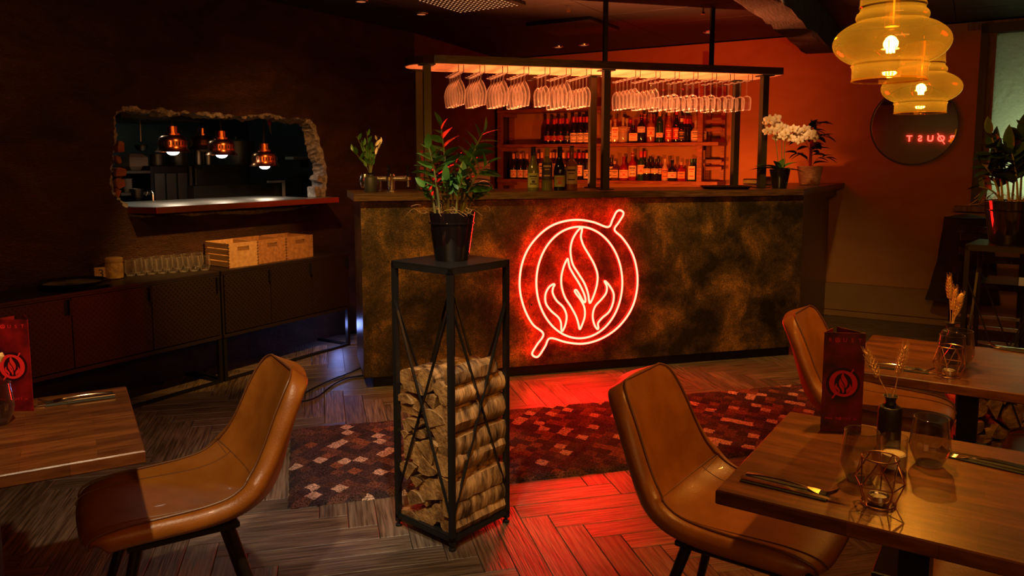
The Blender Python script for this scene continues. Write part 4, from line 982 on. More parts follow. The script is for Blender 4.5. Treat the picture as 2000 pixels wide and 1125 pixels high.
# beer tap
p = bar_pt(765, .30, 378); o = thing('beer_tap', 'chrome beer tap with two black handles on the bar counter', 'beer tap', p, R(12))
b = MB(); b.lathe([(.035, 0), (.035, .006), (.022, .012), (.022, .09), (.026, .10), (.02, .115), (0, .12)], 20); part('column', b, MT['chrome'], o)
b = MB(); b.tube([(-.17, 0, .085), (.10, 0, .085)], .019, 14); b.lathe([(0, 0)], 3) if False else None; part('cross_pipe', b, MT['chrome'], o)
for x in (-.02, .105):
    b = MB(); b.tube([(x, 0, .085), (x, -.06, .085)], .014, 12); b.lathe([(.0, -.0), (.02, .01), (.02, .03), (0, .04)], 12, (x, -.06, .065)); b.tube([(x, -.06, .08), (x, -.07, .03)], .008, 10); f_ = part('faucet', b, MT['chrome'], o)
    b = MB(); b.tube([(x, -.06, .10), (x, -.065, .175)], .008, 10, r2=.012); part('handle', b, MT['gloss_black'], f_)
b = MB(); b.lathe([(0, -.05), (.028, -.045), (.04, -.0), (.028, .045), (0, .05)], 18, (-.17, 0, .07)); part('end_cap', b, MT['chrome'], o)
b = MB(); b.lathe([(0, .0), (.035, .0), (.037, .08), (.035, .1)], 16, (-.10, -.02, 0)); part('sampler_glass', b, MT['hglass'], o) if False else None
tag(part('small_glass', b, MT['hglass'], loc=p), 'small clear glass standing under the beer tap beside the bud vase', 'glass')
# kitchen tap and white appliance behind the counter
p = bar_pt(945, 1.0, 380, 1.12); b = MB(); b.tube([(.06*cos(a)*1.15, 0, .10+.075*sin(a)) for a in [i*pi/12 for i in range(13)]], .009, 8); b.tube([(-.069, 0, 0), (-.069, 0, .1)], .009, 8); tag(part('sink_tap', b, MT['chrome'], loc=p), 'curved chrome sink tap rising behind the bar counter', 'tap')
b = MB(); b.box((-.09, -.02, 0), (.09, .02, .34), .008); tag(part('dispenser', b, cm((.7, .55, .45), .5), loc=bar_pt(938, 2.1, 380, 1.12), rot=(0, 0, R(20))), 'pale dispenser box on the dark red wall behind the plant', 'dispenser')

# logo mesh reused on menus and poster
lp = [NX(*q) for q in OUT]; C0 = NX(617, 551)
def n2(pts, k=3): return [Vector(((q.x-C0.x), (q.z-C0.z), 0)) for q in catmull([NX(*p) for p in pts], k)]
def logo_mesh(name, m):
    b = MB(); o_ = n2(OUT, 3); i_ = n2([(617+250*cos(a*pi/14), 551+330*sin(a*pi/14)) for a in range(28)], 2)
    for L_, rev in (([o_, i_], 0), ([n2(FL1)], 0), ([n2(FL2)], 0), ([n2(FL3)], 0), ([n2(FL4)], 0)):
        base = len(b.v); flat = [p for l in L_ for p in l]
        for p in flat: b.vert((p.x, 0, p.y))
        for t in geometry.tessellate_polygon(L_): b.face([base+i for i in t])
    return b.mesh(name, m, False)
LOGO = logo_mesh('logo', MT['print_red']); LOGO_W = .82
def text(body, size, parent, loc, m, name='lettering', rot=(R(90), 0, 0), ext=0, sx=1, off=0):
    c = bpy.data.curves.new(name, 'FONT'); c.body = body; c.size = size; c.align_x = 'CENTER'; c.align_y = 'CENTER'; c.extrude = ext; c.offset = off
    c.materials.append(m); t_ = bpy.data.objects.new(name, c); me = bpy.data.meshes.new_from_object(t_); bpy.data.objects.remove(t_); o = bpy.data.objects.new(name, me); COL.objects.link(o); o.parent = parent; o.location = loc; o.rotation_euler = rot; o.scale = (sx, 1, 1); return o
p = bar_pt(840, .36, 372); o = thing('logo_poster', 'small red poster with a flame ring emblem standing behind the plant', 'poster', p, R(16))
b = MB(); b.box((-.065, 0, 0), (.065, .006, .27)); part('sheet', b, cm((.22, .01, .01), .5), o, False)
mk('logo', LOGO, o, Matrix.Translation((0, -.002, .12)) @ Matrix.Scale(.10, 4))
MHALO = MB(); 
def menu(label, loc, rz, leftfold=True):
    o = thing('menu_card', label, 'menu', loc, rz, 'standing menu cards'); W_, H_ = .10, .262
    b = MB(); b.box((-W_/2, -.0008, 0), (W_/2, .0008, H_)); part('front_panel', b, MT['paper_red'], o, False)
    for sgn, ang_ in ((-1, 58),):
        b = MB(); b.T = Matrix.Translation((sgn*W_/2, .001, 0)) @ Matrix.Rotation(R(ang_), 4, 'Z'); b.box((0, -.0008, 0), (W_*.62, .0008, H_)); part('side_panel', b, MT['paper_red'], o, False)
    b = MB(); b.T = Matrix.Translation((W_/2, .001, 0)) @ Matrix.Rotation(R(125), 4, 'Z'); b.box((0, -.0008, 0), (W_*.9, .0008, H_)); part('rear_panel', b, MT['paper_red'], o, False)
    b = MB(); b.T = Matrix.Rotation(R(90), 4, 'X'); b.lathe([(0, .0011), (.042, .0011)], 28); hl = part('emblem_ground', b, MT['print_dark'], o, False); hl.location = (0, 0, H_*.49)
    mk('logo', LOGO, o, Matrix.Translation((0, -.0016, H_*.49)) @ Matrix.Scale(.082, 4))
    for i, ch in enumerate('R UST'):
        if ch != ' ': text(ch, .014, o, (-.036+.018*i, -.0014, H_*.925), MT['print_red'])
    mk('logo', LOGO, o, Matrix.Translation((-.018, -.0014, H_*.925)) @ Matrix.Scale(.015, 4))
    text('Please', .0075, o, (-.032, -.0014, H_*.135), MT['print_red']); text('R', .0085, o, (-.012, -.0014, H_*.135), MT['print_red'])
    mk('logo', LOGO, o, Matrix.Translation((-.004, -.0014, H_*.135)) @ Matrix.Scale(.0085, 4)); text('U S T', .0085, o, (.012, -.0014, H_*.135), MT['print_red']); text('me', .0065, o, (.033, -.0014, H_*.135), MT['print_red'])
    return o

# orchid
rr = random.Random(11)
p = bar_pt(1522, .13, 366); o = thing('orchid', 'white moth orchid in a glossy black pot on the bar counter corner', 'orchid', p)
pot_part(o, .05, .075, .14, MT['gloss_black'], False)
b = MB(); b.lathe([(.067, .12), (0, .125)], 20); part('soil', b, MT['soil'], o)
SL = leaf_mesh('leaf', .22, .07, MT['leaf'], .35, .35, 7)
for a, e, s in ((200, .5, 1.0), (160, .35, .95), (20, .8, .8), (-20, .25, .8), (60, 1.2, .75), (120, .6, .7), (-80, .4, .7), (230, 1.1, .65)):
    mk('leaf', SL, o, orient((0, 0, .13), (cos(R(a)), sin(R(a)), e), (0, 0, 1), 0, s))
fb_ = MB()
for k in range(5):
    a = k*2*pi/5+pi/2; wide = k in (1, 4); L_ = .036 if not wide else .038; W2 = .034 if wide else .022
    if k in (2, 3): a += (.15 if k == 3 else -.15)
    fb_.T = orient((0, 0, 0), (cos(a), 0, sin(a)), (0, -1, 0))
    def pf(u_, v_, L_=L_, W2=W2): w_ = W2*math.sin(pi*(u_*.93+.07))**.6; return (L_*u_, (v_-.5)*w_, .006*sin(pi*u_)-.004*(2*v_-1)**2)
    fb_.grid(pf, 5, 4)
FLW = fb_.mesh('flower', MT['petal'])
lp_ = MB(); lp_.lathe([(0, 0), (.006, .002), (.007, .008), (0, .013)], 8); LIP = lp_.mesh('lip', cm((.7, .42, .15), .5))
def flower(par, q, face, s):
    M4 = orient(q, (1, 0, 0), (0, 0, 1)); M4 = Matrix.Translation(q) @ Vector((0, -1, 0)).rotation_difference(Vector(face)).to_matrix().to_4x4() @ Matrix.Rotation(rr.uniform(-.5, .5), 4, 'Y') @ Matrix.Scale(s, 4)
    f = mk('flower', FLW, par, M4); mk('lip', LIP, f, Matrix.Rotation(R(90), 4, 'X')); return f
def px_off(base, u, v, dy=0):
    q = aty(u, v, base.y+dy); return q-base
for stem_px in (((1520, 322), (1517, 290), (1513, 262), (1508, 242), (1498, 234)), ((1527, 322), (1527, 285), (1528, 256), (1524, 240), (1512, 236)), ((1532, 322), (1533, 280), (1540, 262), (1556, 255), (1577, 262), (1583, 275))):
    P = catmull([px_off(p, u, v, rr.uniform(-.02, .02)) for u, v in stem_px], 4, False); b = MB(); b.tube(P, .0035, 6, r2=.002); part('stem', b, MT['stem'], o)
for u, v in ((1499, 239), (1499, 256), (1503, 235), (1516, 232), (1520, 244), (1508, 256), (1514, 249), (1527, 250), (1534, 259), (1541, 253), (1549, 252), (1545, 270), (1556, 254), (1558, 266), (1572, 254), (1562, 274), (1580, 266), (1590, 268), (1583, 262), (1528, 266), (1518, 268)):
    flower(o, px_off(p, u, v, rr.uniform(-.05, .03)), (rr.uniform(-.9, .3), -1, rr.uniform(-.5, .3)), rr.uniform(1.0, 1.3))
# plant in woven pot
p = bar_pt(1581, .62, 353); p = WB @ Vector(((WBi @ p).x, -.36, CT)) if False else bar_pt(1581, .75, 353)
o = thing('potted_climber', 'dark leafy houseplant on a red pole in a woven basket pot beside the orchid', 'plant', p)
b = MB(); b.lathe([(0, 0), (.075, 0), (.08, .005), (.103, .155), (.100, .158), (.09, .14), (0, .14)], 36); part('woven_pot', b, MT['wicker'], o)
b = MB()
for k in range(9): z = .012+k*.0165; b.lathe([(.0775+.0027*k*.95, z), (.083+.0027*k*.95, z+.005), (.0785+.0027*k*.95, z+.012)], 36)
part('woven_coil', b, MT['wicker'], o)
b = MB(); b.lathe([(.09, .14), (0, .15)], 20); part('soil', b, MT['soil'], o)
b = MB(); b.tube([(0, 0, .13), (.005, 0, .42)], .013, 8); part('moss_pole', b, MT['pole'], o)
for i in range(9):
    a = i*2.4; z = .16+.035*i
    tip = Vector((cos(a)*(.13-.006*i), sin(a)*(.11-.006*i), z+.07)); P = catmull([Vector((0, 0, z-.03)), tip*.5+Vector((0, 0, z*.5+.03)), tip], 4, False)
    b = MB(); b.tube(P, .002, 5); st = part('stem', b, MT['stem'], o)
    for k in range(5): q = P[min(len(P)-1, 2+k*2)]; mk('leaf', LEAFD, st, orient(q, Vector((cos(a+rr.uniform(-1, 1)), sin(a+rr.uniform(-1, 1)), rr.uniform(-.2, .5))), (0, 0, 1), rr.uniform(-.4, .4), rr.uniform(.7, 1.05)))
b = MB(); b.tube(catmull([(0, 0, .4), (.02, 0, .45), (.05, 0, .475)], 4, False), .002, 5); st = part('stem', b, MT['stem'], o)
for d in ((1, 0, .2), (-.2, 0, 1), (-1, 0, .1), (.8, .4, -.6)): mk('leaf', LEAFD, st, orient((.03, 0, .455), d, (0, -.3, 1), 0, .8))

# ============================================================ LOG RACKS
def plant_stand(label, cx, cy, rz):
    o = thing('plant_stand', label, 'plant stand', (cx, cy, 0), R(rz), 'tall black metal plant stands'); a = .162; T = 1.07
    for sx in (-1, 1):
        for sy in (-1, 1):
            b = MB(); x, y = sx*(a-.01), sy*(a-.01); b.box((x-.01, y-.01, .02), (x+.01, y+.01, T-.02), .001); lg = part('leg', b, MT['black'], o, False)
            b = MB(); b.lathe([(.011, 0), (.014, .002), (.014, .008), (.006, .012), (.006, .022)], 12, (x, y, 0)); part('foot', b, MT['black'], lg)
    b = MB(); b.box((-a, -a, T-.006), (a, a, T), .001); part('top_plate', b, MT['black'], o, False)
    b = MB(); b.box((-a, -a, T-.028), (a, -a+.012, T-.006)); b.box((-a, a-.012, T-.028), (a, a, T-.006)); b.box((-a, -a, T-.028), (-a+.012, a, T-.006)); b.box((a-.012, -a, T-.028), (a, a, T-.006)); part('top_frame', b, MT['black'], o, False)
    b = MB(); b.box((-a, -a, .035), (a, -a+.015, .05)); b.box((-a, a-.015, .035), (a, a, .05)); b.box((-a, -a, .035), (-a+.015, a, .05)); b.box((a-.015, -a, .035), (a, a, .05)); part('bottom_frame', b, MT['black'], o, False)
    b = MB(); b.box((-a+.005, -a+.005, .05), (a-.005, a-.005, .054)); part('bottom_plate', b, MT['black'], o, False)
    for s, ax in ((-1, 0), (1, 0), (-1, 1), (1, 1)):
        for q in (-1, 1):
            b = MB(); c = s*(a-.004); e = a-.012
            A = (q*-e, c, .13) if ax == 0 else (c, q*-e, .13); B = (q*e, c, .92) if ax == 0 else (c, q*e, .92)
            b.bar(A, B, .011, .005); part('cross_brace', b, MT['black'], o, False)
    return o
R1 = (-.238, 2.952, -41)
plant_stand('tall black metal stand full of firewood in front of the bar', *R1)
R2 = (2.315, 3.53, -41)
plant_stand('tall black metal stand with potted plant by the window', *R2)
# firewood: local frame of the stand, ends face local -y?  ends plane = side between left and near corners (local y = -a edge is right-front, x = -a edge is left-front)
M1 = Matrix.Translation((R1[0], R1[1], 0)) @ Matrix.Rotation(R(R1[2]), 4, 'Z')
def log(poly, x0, x1, kind, M4, label, seed, group, twist=0):
    # cross-section polygon (w, z) , runs along local y (depth) from x0 to x1
    rr = random.Random(seed); b = MB(); n = len(poly); cw = sum(p[0] for p in poly)/n; cz_ = sum(p[1] for p in poly)/n
    segs = 8; rg = []
    for i in range(segs+1):
        t = i/segs; s = 1+rr.uniform(-.05, .05); ids = []
        for w_, z_, k_ in poly:
            j = rr.uniform(-.0035, .0035) if 0 < i < segs else 0
            ids.append(b.vert((cw+(w_-cw)*s+j, x0+(x1-x0)*t, cz_+(z_-cz_)*s+j+.004*twist*t)))
        rg.append(ids)
    for i in range(segs):
        for k in range(n): b.face((rg[i][k], rg[i][(k+1) % n], rg[i+1][(k+1) % n], rg[i+1][k]), 1 if poly[k][2] else 2)
    b.face(rg[0][::-1], 0); b.face(rg[-1], 0)
    o = part('log', b, [MT['log_end'], MT['bark'], MT['log_split']], None, True, ang=50) if False else part('log', b, [MT['log_end'], MT['bark'], MT['log_split']])
    o.matrix_world = M4; return tag(o, label, 'firewood', group)
def sect(kind, cx, cz_, rx, rz_, rot, rr):
    P = []
    if kind == 'round':
        for k in range(12): a = 2*pi*k/12; q = 1+rr.uniform(-.05, .05); P.append((cos(a)*q, sin(a)*q, 1))
    elif kind == 'half':
        for k in range(9): a = pi*k/8; q = 1+rr.uniform(-.04, .04); P.append((cos(a)*q, sin(a)*q*1.5-.6, 1 if k < 8 else 0))
    elif kind == 'wedge':
        P = [(0, -1, 0), (1, .55, 1), (.6, .9, 1), (.05, 1.02, 1), (-.5, .92, 1), (-1, .6, 0)]
    elif kind == 'slab':
        P = [(-.9, -1, 0), (.9, -.92, 1), (1.02, -.3, 1), (1.0, .4, 1), (.85, 1, 0), (-.95, .95, 0)]
    elif kind == 'chunk':
        P = [(-.8, -.9, 0), (.2, -1, 0), (1, -.3, 1), (.9, .5, 1), (.2, 1, 0), (-1, .5, 0)]
    c, s = cos(rot), sin(rot)
    return [(cx+(x*c-z*s)*rx, cz_+(x*s+z*c)*rz_, k) for x, z, k in P]
def LE(x, y):  # crop px -> (w along ends plane, z)
    u, v = 700+x/2.5575, 650+y/2.5575
    q = M1.inverted() @ atp(u, v, (M1 @ Vector((0, -.15, 0))).to_2d(), R1[2]); return q.x, q.z
KN = {'round': 'round', 'half': 'half-round', 'wedge': 'wedge-shaped', 'slab': 'flat split', 'chunk': 'blocky split'}
LG = [('half', 228, 228, 40, 44, 80), ('round', 322, 246, 40, 58, 0), ('half', 272, 275, 42, 36, 0), ('round', 390, 287, 28, 34, 0), ('round', 427, 322, 24, 44, 0),
 ('half', 228, 328, 34, 28, 0), ('half', 238, 388, 42, 32, 0), ('half', 290, 376, 34, 34, -15), ('wedge', 350, 352, 32, 38, 20), ('slab', 428, 425, 22, 60, 0),
 ('wedge', 366, 440, 50, 46, -25), ('half', 275, 452, 34, 26, 190), ('slab', 236, 465, 16, 34, 20), ('wedge', 228, 510, 18, 20, 0), ('chunk', 295, 510, 30, 22, 0), ('wedge', 393, 520, 38, 55, 10),
 ('slab', 250, 575, 28, 58, 4), ('slab', 290, 610, 20, 55, -8), ('wedge', 352, 600, 52, 58, 15), ('slab', 437, 620, 22, 62, 0), ('half', 245, 682, 36, 42, 60), ('wedge', 335, 665, 50, 46, 200),
 ('slab', 412, 700, 26, 66, 6), ('wedge', 285, 748, 26, 26, 0), ('half', 368, 792, 50, 66, 20), ('half', 278, 828, 36, 42, 30), ('slab', 314, 808, 20, 54, -10), ('chunk', 250, 925, 46, 38, 0),
 ('chunk', 325, 930, 48, 46, 20), ('round', 383, 905, 28, 42, 0), ('slab', 425, 790, 20, 56, -6), ('slab', 442, 880, 18, 42, 0)]
rr = random.Random(5)
ZSC = .00076
for i, (kd, x, y, rx, ry_, rot) in enumerate(LG):
    w0, zz = LE(x, y); w1, _ = LE(x+rx, y); ex = abs(w1-w0)*1.1; ez = ry_*.000742*1.1
    binf = lambda y_: sum(y_ >= q for q in (300, 400, 485, 560, 640, 730, 860))
    row = binf(y); mates = sorted(q[1] for q in LG if binf(q[2]) == row); pos = mates.index(x); rown = ['top row', 'second row', 'third row', 'fourth row', 'fifth row', 'sixth row', 'seventh row', 'bottom row'][row]
    jit = rr.uniform(-.006, .012); dim = 'narrow' if rx < 25 else 'thick' if rx > 44 else 'medium'
    pol = sect(kd, w0, zz, ex, ez, R(rot), rr)
    if kd == 'round': dim = 'thick' if rx > 30 else 'narrow'
    log(pol, -.148+jit, .13+jit, kd, M1, f'{KN[kd]} birch log end, {ORD[pos]} from the left in the tall stand\'s {rown}', i, 'firewood logs in the tall stand')
# logs whose long sides show on the right face of the stack (local x = +a side)
for i, (yc, ez, kd, x0, x1, xe, lab) in enumerate([(190, 52, 'round', -.13, .10, .085, 'thick round birch log lying on top of the stack'), (283, 60, 'round', -.145, .145, .105, 'pale-barked round birch log just under the top one'),
    (402, 82, 'round', -.145, .15, .10, 'thickest rough-barked birch log in the upper part of the stack'), (522, 56, 'slab', -.145, .155, .105, 'flat split plank log between two barked logs'),
    (600, 88, 'round', -.145, .15, .10, 'dark flaky-barked birch log at the middle of the stack'), (745, 56, 'slab', -.14, .14, .11, 'wide split log with smooth pale grain low in the stack'),
    (836, 46, 'slab', -.14, .15, .11, 'thin split log with pale grain above the bottom round log'), (905, 64, 'round', -.14, .165, .112, 'round birch log with curling bark at the very bottom')]):
    u, v = 700+600/2.5575, 650+(yc)/2.5575
    q = M1.inverted() @ atp(u, v, (M1 @ Vector((.14, 0, 0))).to_2d(), R1[2]+90); ez2 = ez*.000742*.95
    ex2 = ez2*.95 if kd == 'round' else .045; pol = sect(kd, .158-ex2, q.z, ex2, ez2, R(rr.uniform(-8, 8)), rr)
    log(pol, x0, x1, kd, M1, lab, 60+i, 'firewood logs in the tall stand')
# second stack
W2L = [(1911, 797), (1945, 800), (1980, 815), (1905, 835), (1888, 845), (1951, 842), (1922, 857), (1936, 848), (1959, 864), (1946, 868), (1900, 872), (1980, 862), (1962, 775), (1905, 765), (1935, 760), (1978, 768), (2003, 790), (2003, 840)]
def W2ORD(u, v):
    bf = lambda q: 0 if q < 780 else 1 if q < 830 else 2
    m_ = sorted(q for q in W2L if bf(q[1]) == bf(v)); return f'{ORD[m_.index((u, v))]} from the left in the {["top", "middle", "bottom"][bf(v)]} layer'
M2 = Matrix.Translation((R2[0]-.02, R2[1], 0)) @ Matrix.Rotation(R(-8), 4, 'Z')
def L2(u, v):
    q = M2.inverted() @ atp(u, v, (M2 @ Vector((0, -.15, 0))).to_2d(), -8); return q.x, q.z
for i, (kd, u, v, rx, ry_, rot) in enumerate([('round', 1911, 797, 21, 22, 0), ('wedge', 1945, 800, 15, 22, 10), ('round', 1980, 815, 18, 26, 0), ('half', 1905, 835, 17, 15, 190), ('half', 1888, 845, 17, 16, 30), ('wedge', 1951, 842, 16, 15, 190), ('half', 1922, 857, 18, 12, 180),
    ('chunk', 1936, 848, 11, 10, 0), ('half', 1959, 864, 9, 10, 30), ('chunk', 1946, 868, 9, 8, 0), ('half', 1900, 872, 15, 12, 0), ('round', 1980, 862, 16, 18, 0), ('wedge', 1962, 775, 14, 16, 0), ('half', 1905, 765, 18, 14, 0), ('round', 1935, 760, 16, 14, 0), ('half', 1978, 768, 15, 16, 90), ('round', 2003, 790, 14, 18, 0), ('half', 2003, 840, 14, 18, 40)]):
    w0, zz = L2(u, v); k = 3.35/F
    if zz-ry_*k < .05: zz = .055+ry_*k
    pol = sect(kd, w0, zz, rx*k, ry_*k, R(rot), rr)
    log(pol, -.15+rr.uniform(-.008, .008), .1, kd, M2, f'{KN[kd]} log in the window stand, {W2ORD(u, v)}', 100+i, 'firewood logs in the window stand')

RP = Vector((R1[0]+.005, R1[1]-.0, 1.0705))
def spx(base, u, v, dy=0): q = aty(u, v, base.y+dy)-base; return (q.x, q.y, q.z)
st = []
for (bx, by), (u, v, dy), nl, s in (((-.01, 0), (861, 246, .0), 13, 1), ((-.045, -.01), (838, 290, -.05), 10, .95), ((-.05, .02), (826, 322, .02), 10, .75), ((.03, .01), (944, 258, .02), 15, 1.05), ((.04, -.02), (950, 322, -.06), 12, 1.05), ((.02, -.04), (905, 345, -.09), 8, .9),
                                   ((-.01, -.05), (872, 352, -.09), 8, .85), ((.05, .03), (925, 300, .08), 12, .9), ((-.03, .05), (850, 300, .09), 9, .9), ((.0, .05), (890, 320, .09), 10, .8), ((-.06, -.02), (830, 365, -.04), 7, .8), ((.06, .0), (945, 375, -.02), 7, .8)):
    x, y, z = spx(RP, u, v, dy); st.append((bx, by, x, y, z, nl, s))
zz_plant('potted_plant', 'green plant with paired glossy leaves in a black pot on the firewood stand', RP, st, .063, .091, .185, LEAFB, 4)
RP2 = Vector((R2[0]-.01, R2[1], 1.0705)); st = []
for (bx, by), (u, v, dy), nl, s in (((-.05, 0), (1935, 262, -.03), 10, 1.5), ((-.02, .0), (1950, 290, .0), 12, 1.6), ((-.06, .0), (1918, 320, -.02), 8, 1.0), ((.0, -.03), (1975, 295, -.05), 10, 1.6), ((.03, 0), (1998, 268, .0), 12, 1.7), ((.05, 0), (2030, 250, .0), 12, 1.7), ((-.04, .04), (1940, 330, .06), 8, 1.1), ((-.07, -.02), (1912, 365, -.03), 5, .9), ((.02, .04), (1985, 310, .08), 9, 1.4)):
    x, y, z = spx(RP2, u, v, dy); st.append((bx, by, x, y, z, nl, s))
zz_plant('potted_plant', 'large glossy-leaved plant in a black pot on the stand by the window', RP2, st, .085, .118, .2, leaf_mesh('leaf', .092, .044, MT['leaf_dark']), 9)

# ============================================================ CHAIRS
def chair_fn():
    prof = [(.262, .425), (.262, .442), (.235, .460), (.16, .466), (.05, .458), (-.06, .448), (-.14, .45), (-.205, .478), (-.24, .535), (-.262, .62), (-.286, .72), (-.31, .80), (-.322, .845), (-.328, .866)]
    hw = [.180, .195, .208, .215, .220, .224, .225, .220, .208, .195, .184, .172, .150, .095]
    cu = [.0, .0, .008, .020, .034, .054, .076, .092, .086, .062, .044, .030, .014, .0]
    P = [Vector((x, 0, z if z < .46 else .46+(z-.46)*.895)) for x, z in prof]
    def S(arr, f):
        f = max(0, min(len(arr)-1.0001, f)); i = int(f); t = f-i; a = arr[max(i-1, 0)]; b_ = arr[i]; c = arr[min(i+1, len(arr)-1)]; d = arr[min(i+2, len(arr)-1)]
        return .5*((2*b_)+(c-a)*t+(2*a-5*b_+4*c-d)*t*t+(3*b_-a-3*c+d)*t**3)
    def fn(u, v):
        f = u*(len(prof)-1); p = S(P, f); d = S(P, f+.05)-S(P, f-.05); n = Vector((-d.z, 0, d.x)); n.normalize()
        if n.z < 0 and u < .5: n = -n
        if u >= .5 and n.x < 0: n = -n
        k = 2*v-1; w_ = S(hw, f); c = S(cu, f)
        q = Vector((p.x, k*w_*(1-.05*abs(k)**4*0), p.z))
        ed = abs(k)**2.6; q += n*c*ed
        if u < .2: q += Vector((-.035*abs(k)**4*(1-u/.2), 0, 0))
        return q
    return fn, P
def make_chair(label):
    o = thing('shell_chair', label, 'chair', (0, 0, 0), 0, 'cognac leather shell chairs'); fn, P = chair_fn()
    b = MB(); b.grid(fn, 26, 12); sh_ = part('seat_shell', b, MT['leather'], o)
    m = sh_.modifiers.new('thick', 'SOLIDIFY'); m.thickness = .056; m.offset = 1 
    m = sh_.modifiers.new('smooth', 'SUBSURF'); m.levels = 2; m.render_levels = 2
    def fo(u, v, d=.0025):
        a = fn(min(u+.01, 1), v)-fn(max(u-.01, 0), v); c = fn(u, min(v+.01, 1))-fn(u, max(v-.01, 0)); n = c.cross(a).normalized(); return fn(u, v)+n*d
    rim = [fo(i/60, .035) for i in range(2, 59)]+[fo(.965, j/20) for j in range(2, 19)]+[fo(1-i/60, .965) for i in range(2, 59)]
    b = MB(); b.tube(rim, .0032, 6); part('piping', b, MT['seam'], o)
    b = MB(); b.tube([fo(.55, .05+.9*j/24, .0012) for j in range(25)], .0022, 6)
    for e in (.16, .84): b.tube([fo(.06+.49*i/24, e, .0012) for i in range(25)], .0020, 6)
    for e in (0.02, .98): b.tube([fo(.52+.0*i, abs(e-.02-.13*i/8 if e > .5 else e+.13*i/8), .0012) for i in range(9)], .002, 6)
    part('seam', b, MT['seam'], o)
    b = MB(); b.box((-.15, -.13, .372), (.15, .13, .394), .005); part('seat_frame', b, MT['leg'], o, False)
    for sx in (-1, 1):
        for sy in (-1, 1):
            b = MB(); b.tube([(sx*.12, sy*.10, .385), (sx*.225, sy*.205, 0)], .017, 12, r2=.011); part('leg', b, MT['leg'], o)
    return o
def put(o, x, y, deg): o.location = (x, y, 0); o.rotation_euler = (0, 0, R(deg)); return o
ch = make_chair('cognac leather shell chair facing the left table, its back towards the rug')
put(ch, -1.00, 2.20, 212)
for x, y, a, lab in ((.655, 2.075, -36, 'cognac leather shell chair pushed in at the near right table, back beside the rug'), (1.50, 3.045, -36, 'cognac leather shell chair at the far right table, behind the menu card'),
                     (1.19, 1.60, 146, 'leather shell chair whose seat edge shows below the near right tabletop'), (1.93, 2.45, 146, 'leather shell chair hidden between the far right table and the firewood')):
    c = copy_tree(ch); put(c, x, y, a); c['label'] = lab

# ============================================================ TABLES
def table(label, cx, cy, deg, L=.78, W_=.625, flip=1):
    o = thing('dining_table', label, 'table', (cx, cy, 0), R(deg), 'stave-topped dining tables')
    b = MB(); b.box((0, -W_/2, .718), (L, W_/2, .75), .003); part('tabletop', b, MT['table'], o, False)
    b = MB(); b.box((L/2-.06, -.06, .02), (L/2+.0, .06, .70), .003); part('pedestal', b, MT['black'], o, False)
    b = MB(); b.box((L/2-.28, -.22, 0), (L/2+.28, .22, .02), .004); part('base_plate', b, MT['black'], o, False)
    b = MB(); b.box((L/2-.2, -.16, .700), (L/2+.2, .16, .7175)); part('mounting_plate', b, MT['black'], o, False); return o
# near right: end edge from (.437,1.579) to (.78,2.1)
TR = (.609, 1.840, -33.6); T2 = (1.29, 2.80, -33.6); TL = (-1.05, 2.074, 210.4)
table('stave-topped dining table at the near right with two smoky glasses', *TR)
table('stave-topped dining table at the far right under the smaller pendant', *T2)
table('stave-topped dining table at the left edge of the room', *TL)
TZ = .7503
def tp(u, v): return atz(u, v, TZ)
def tumbler(label, p, r=.040, h=.10, m='smoke', group='smoky stemless glasses'):
    b = MB(); b.lathe([(0, .006), (r*.62, .004), (r*.60, 0), (r*.66, .002), (r*.98, h*.30), (r*1.05, h*.42), (r*.98, h*.66), (r*.86, h)], 28)
    b.lathe([(r*.86, h), (r*.86+.0014, h+.0008), (r*.86, h+.002), (r*.86-.0014, h+.0008), (r*.86, h)], 28)
    b.lathe([(r*.6, .001), (r*.6, .008), (0, .009)], 20)
    return tag(part('stemless_glass', b, MT[m], loc=p), label, 'glass', group)
tumbler('smoky stemless glass in front of the fork at the near right table', tp(1814, 908), .042, .112)
tumbler('smoky stemless glass behind the wire candle holder on the near right table', tp(1679, 938), .041, .112)
tumbler('smoky stemless glass touching the vase on the far right table', tp(1871, 716), .046, .125)
tumbler('clear-looking stemless glass behind the wire holder on the far right table', tp(1856, 722), .044, .118)
tumbler('smoky stemless glass cut off by the frame on the left table', tp(-4, 828), .040, .11)
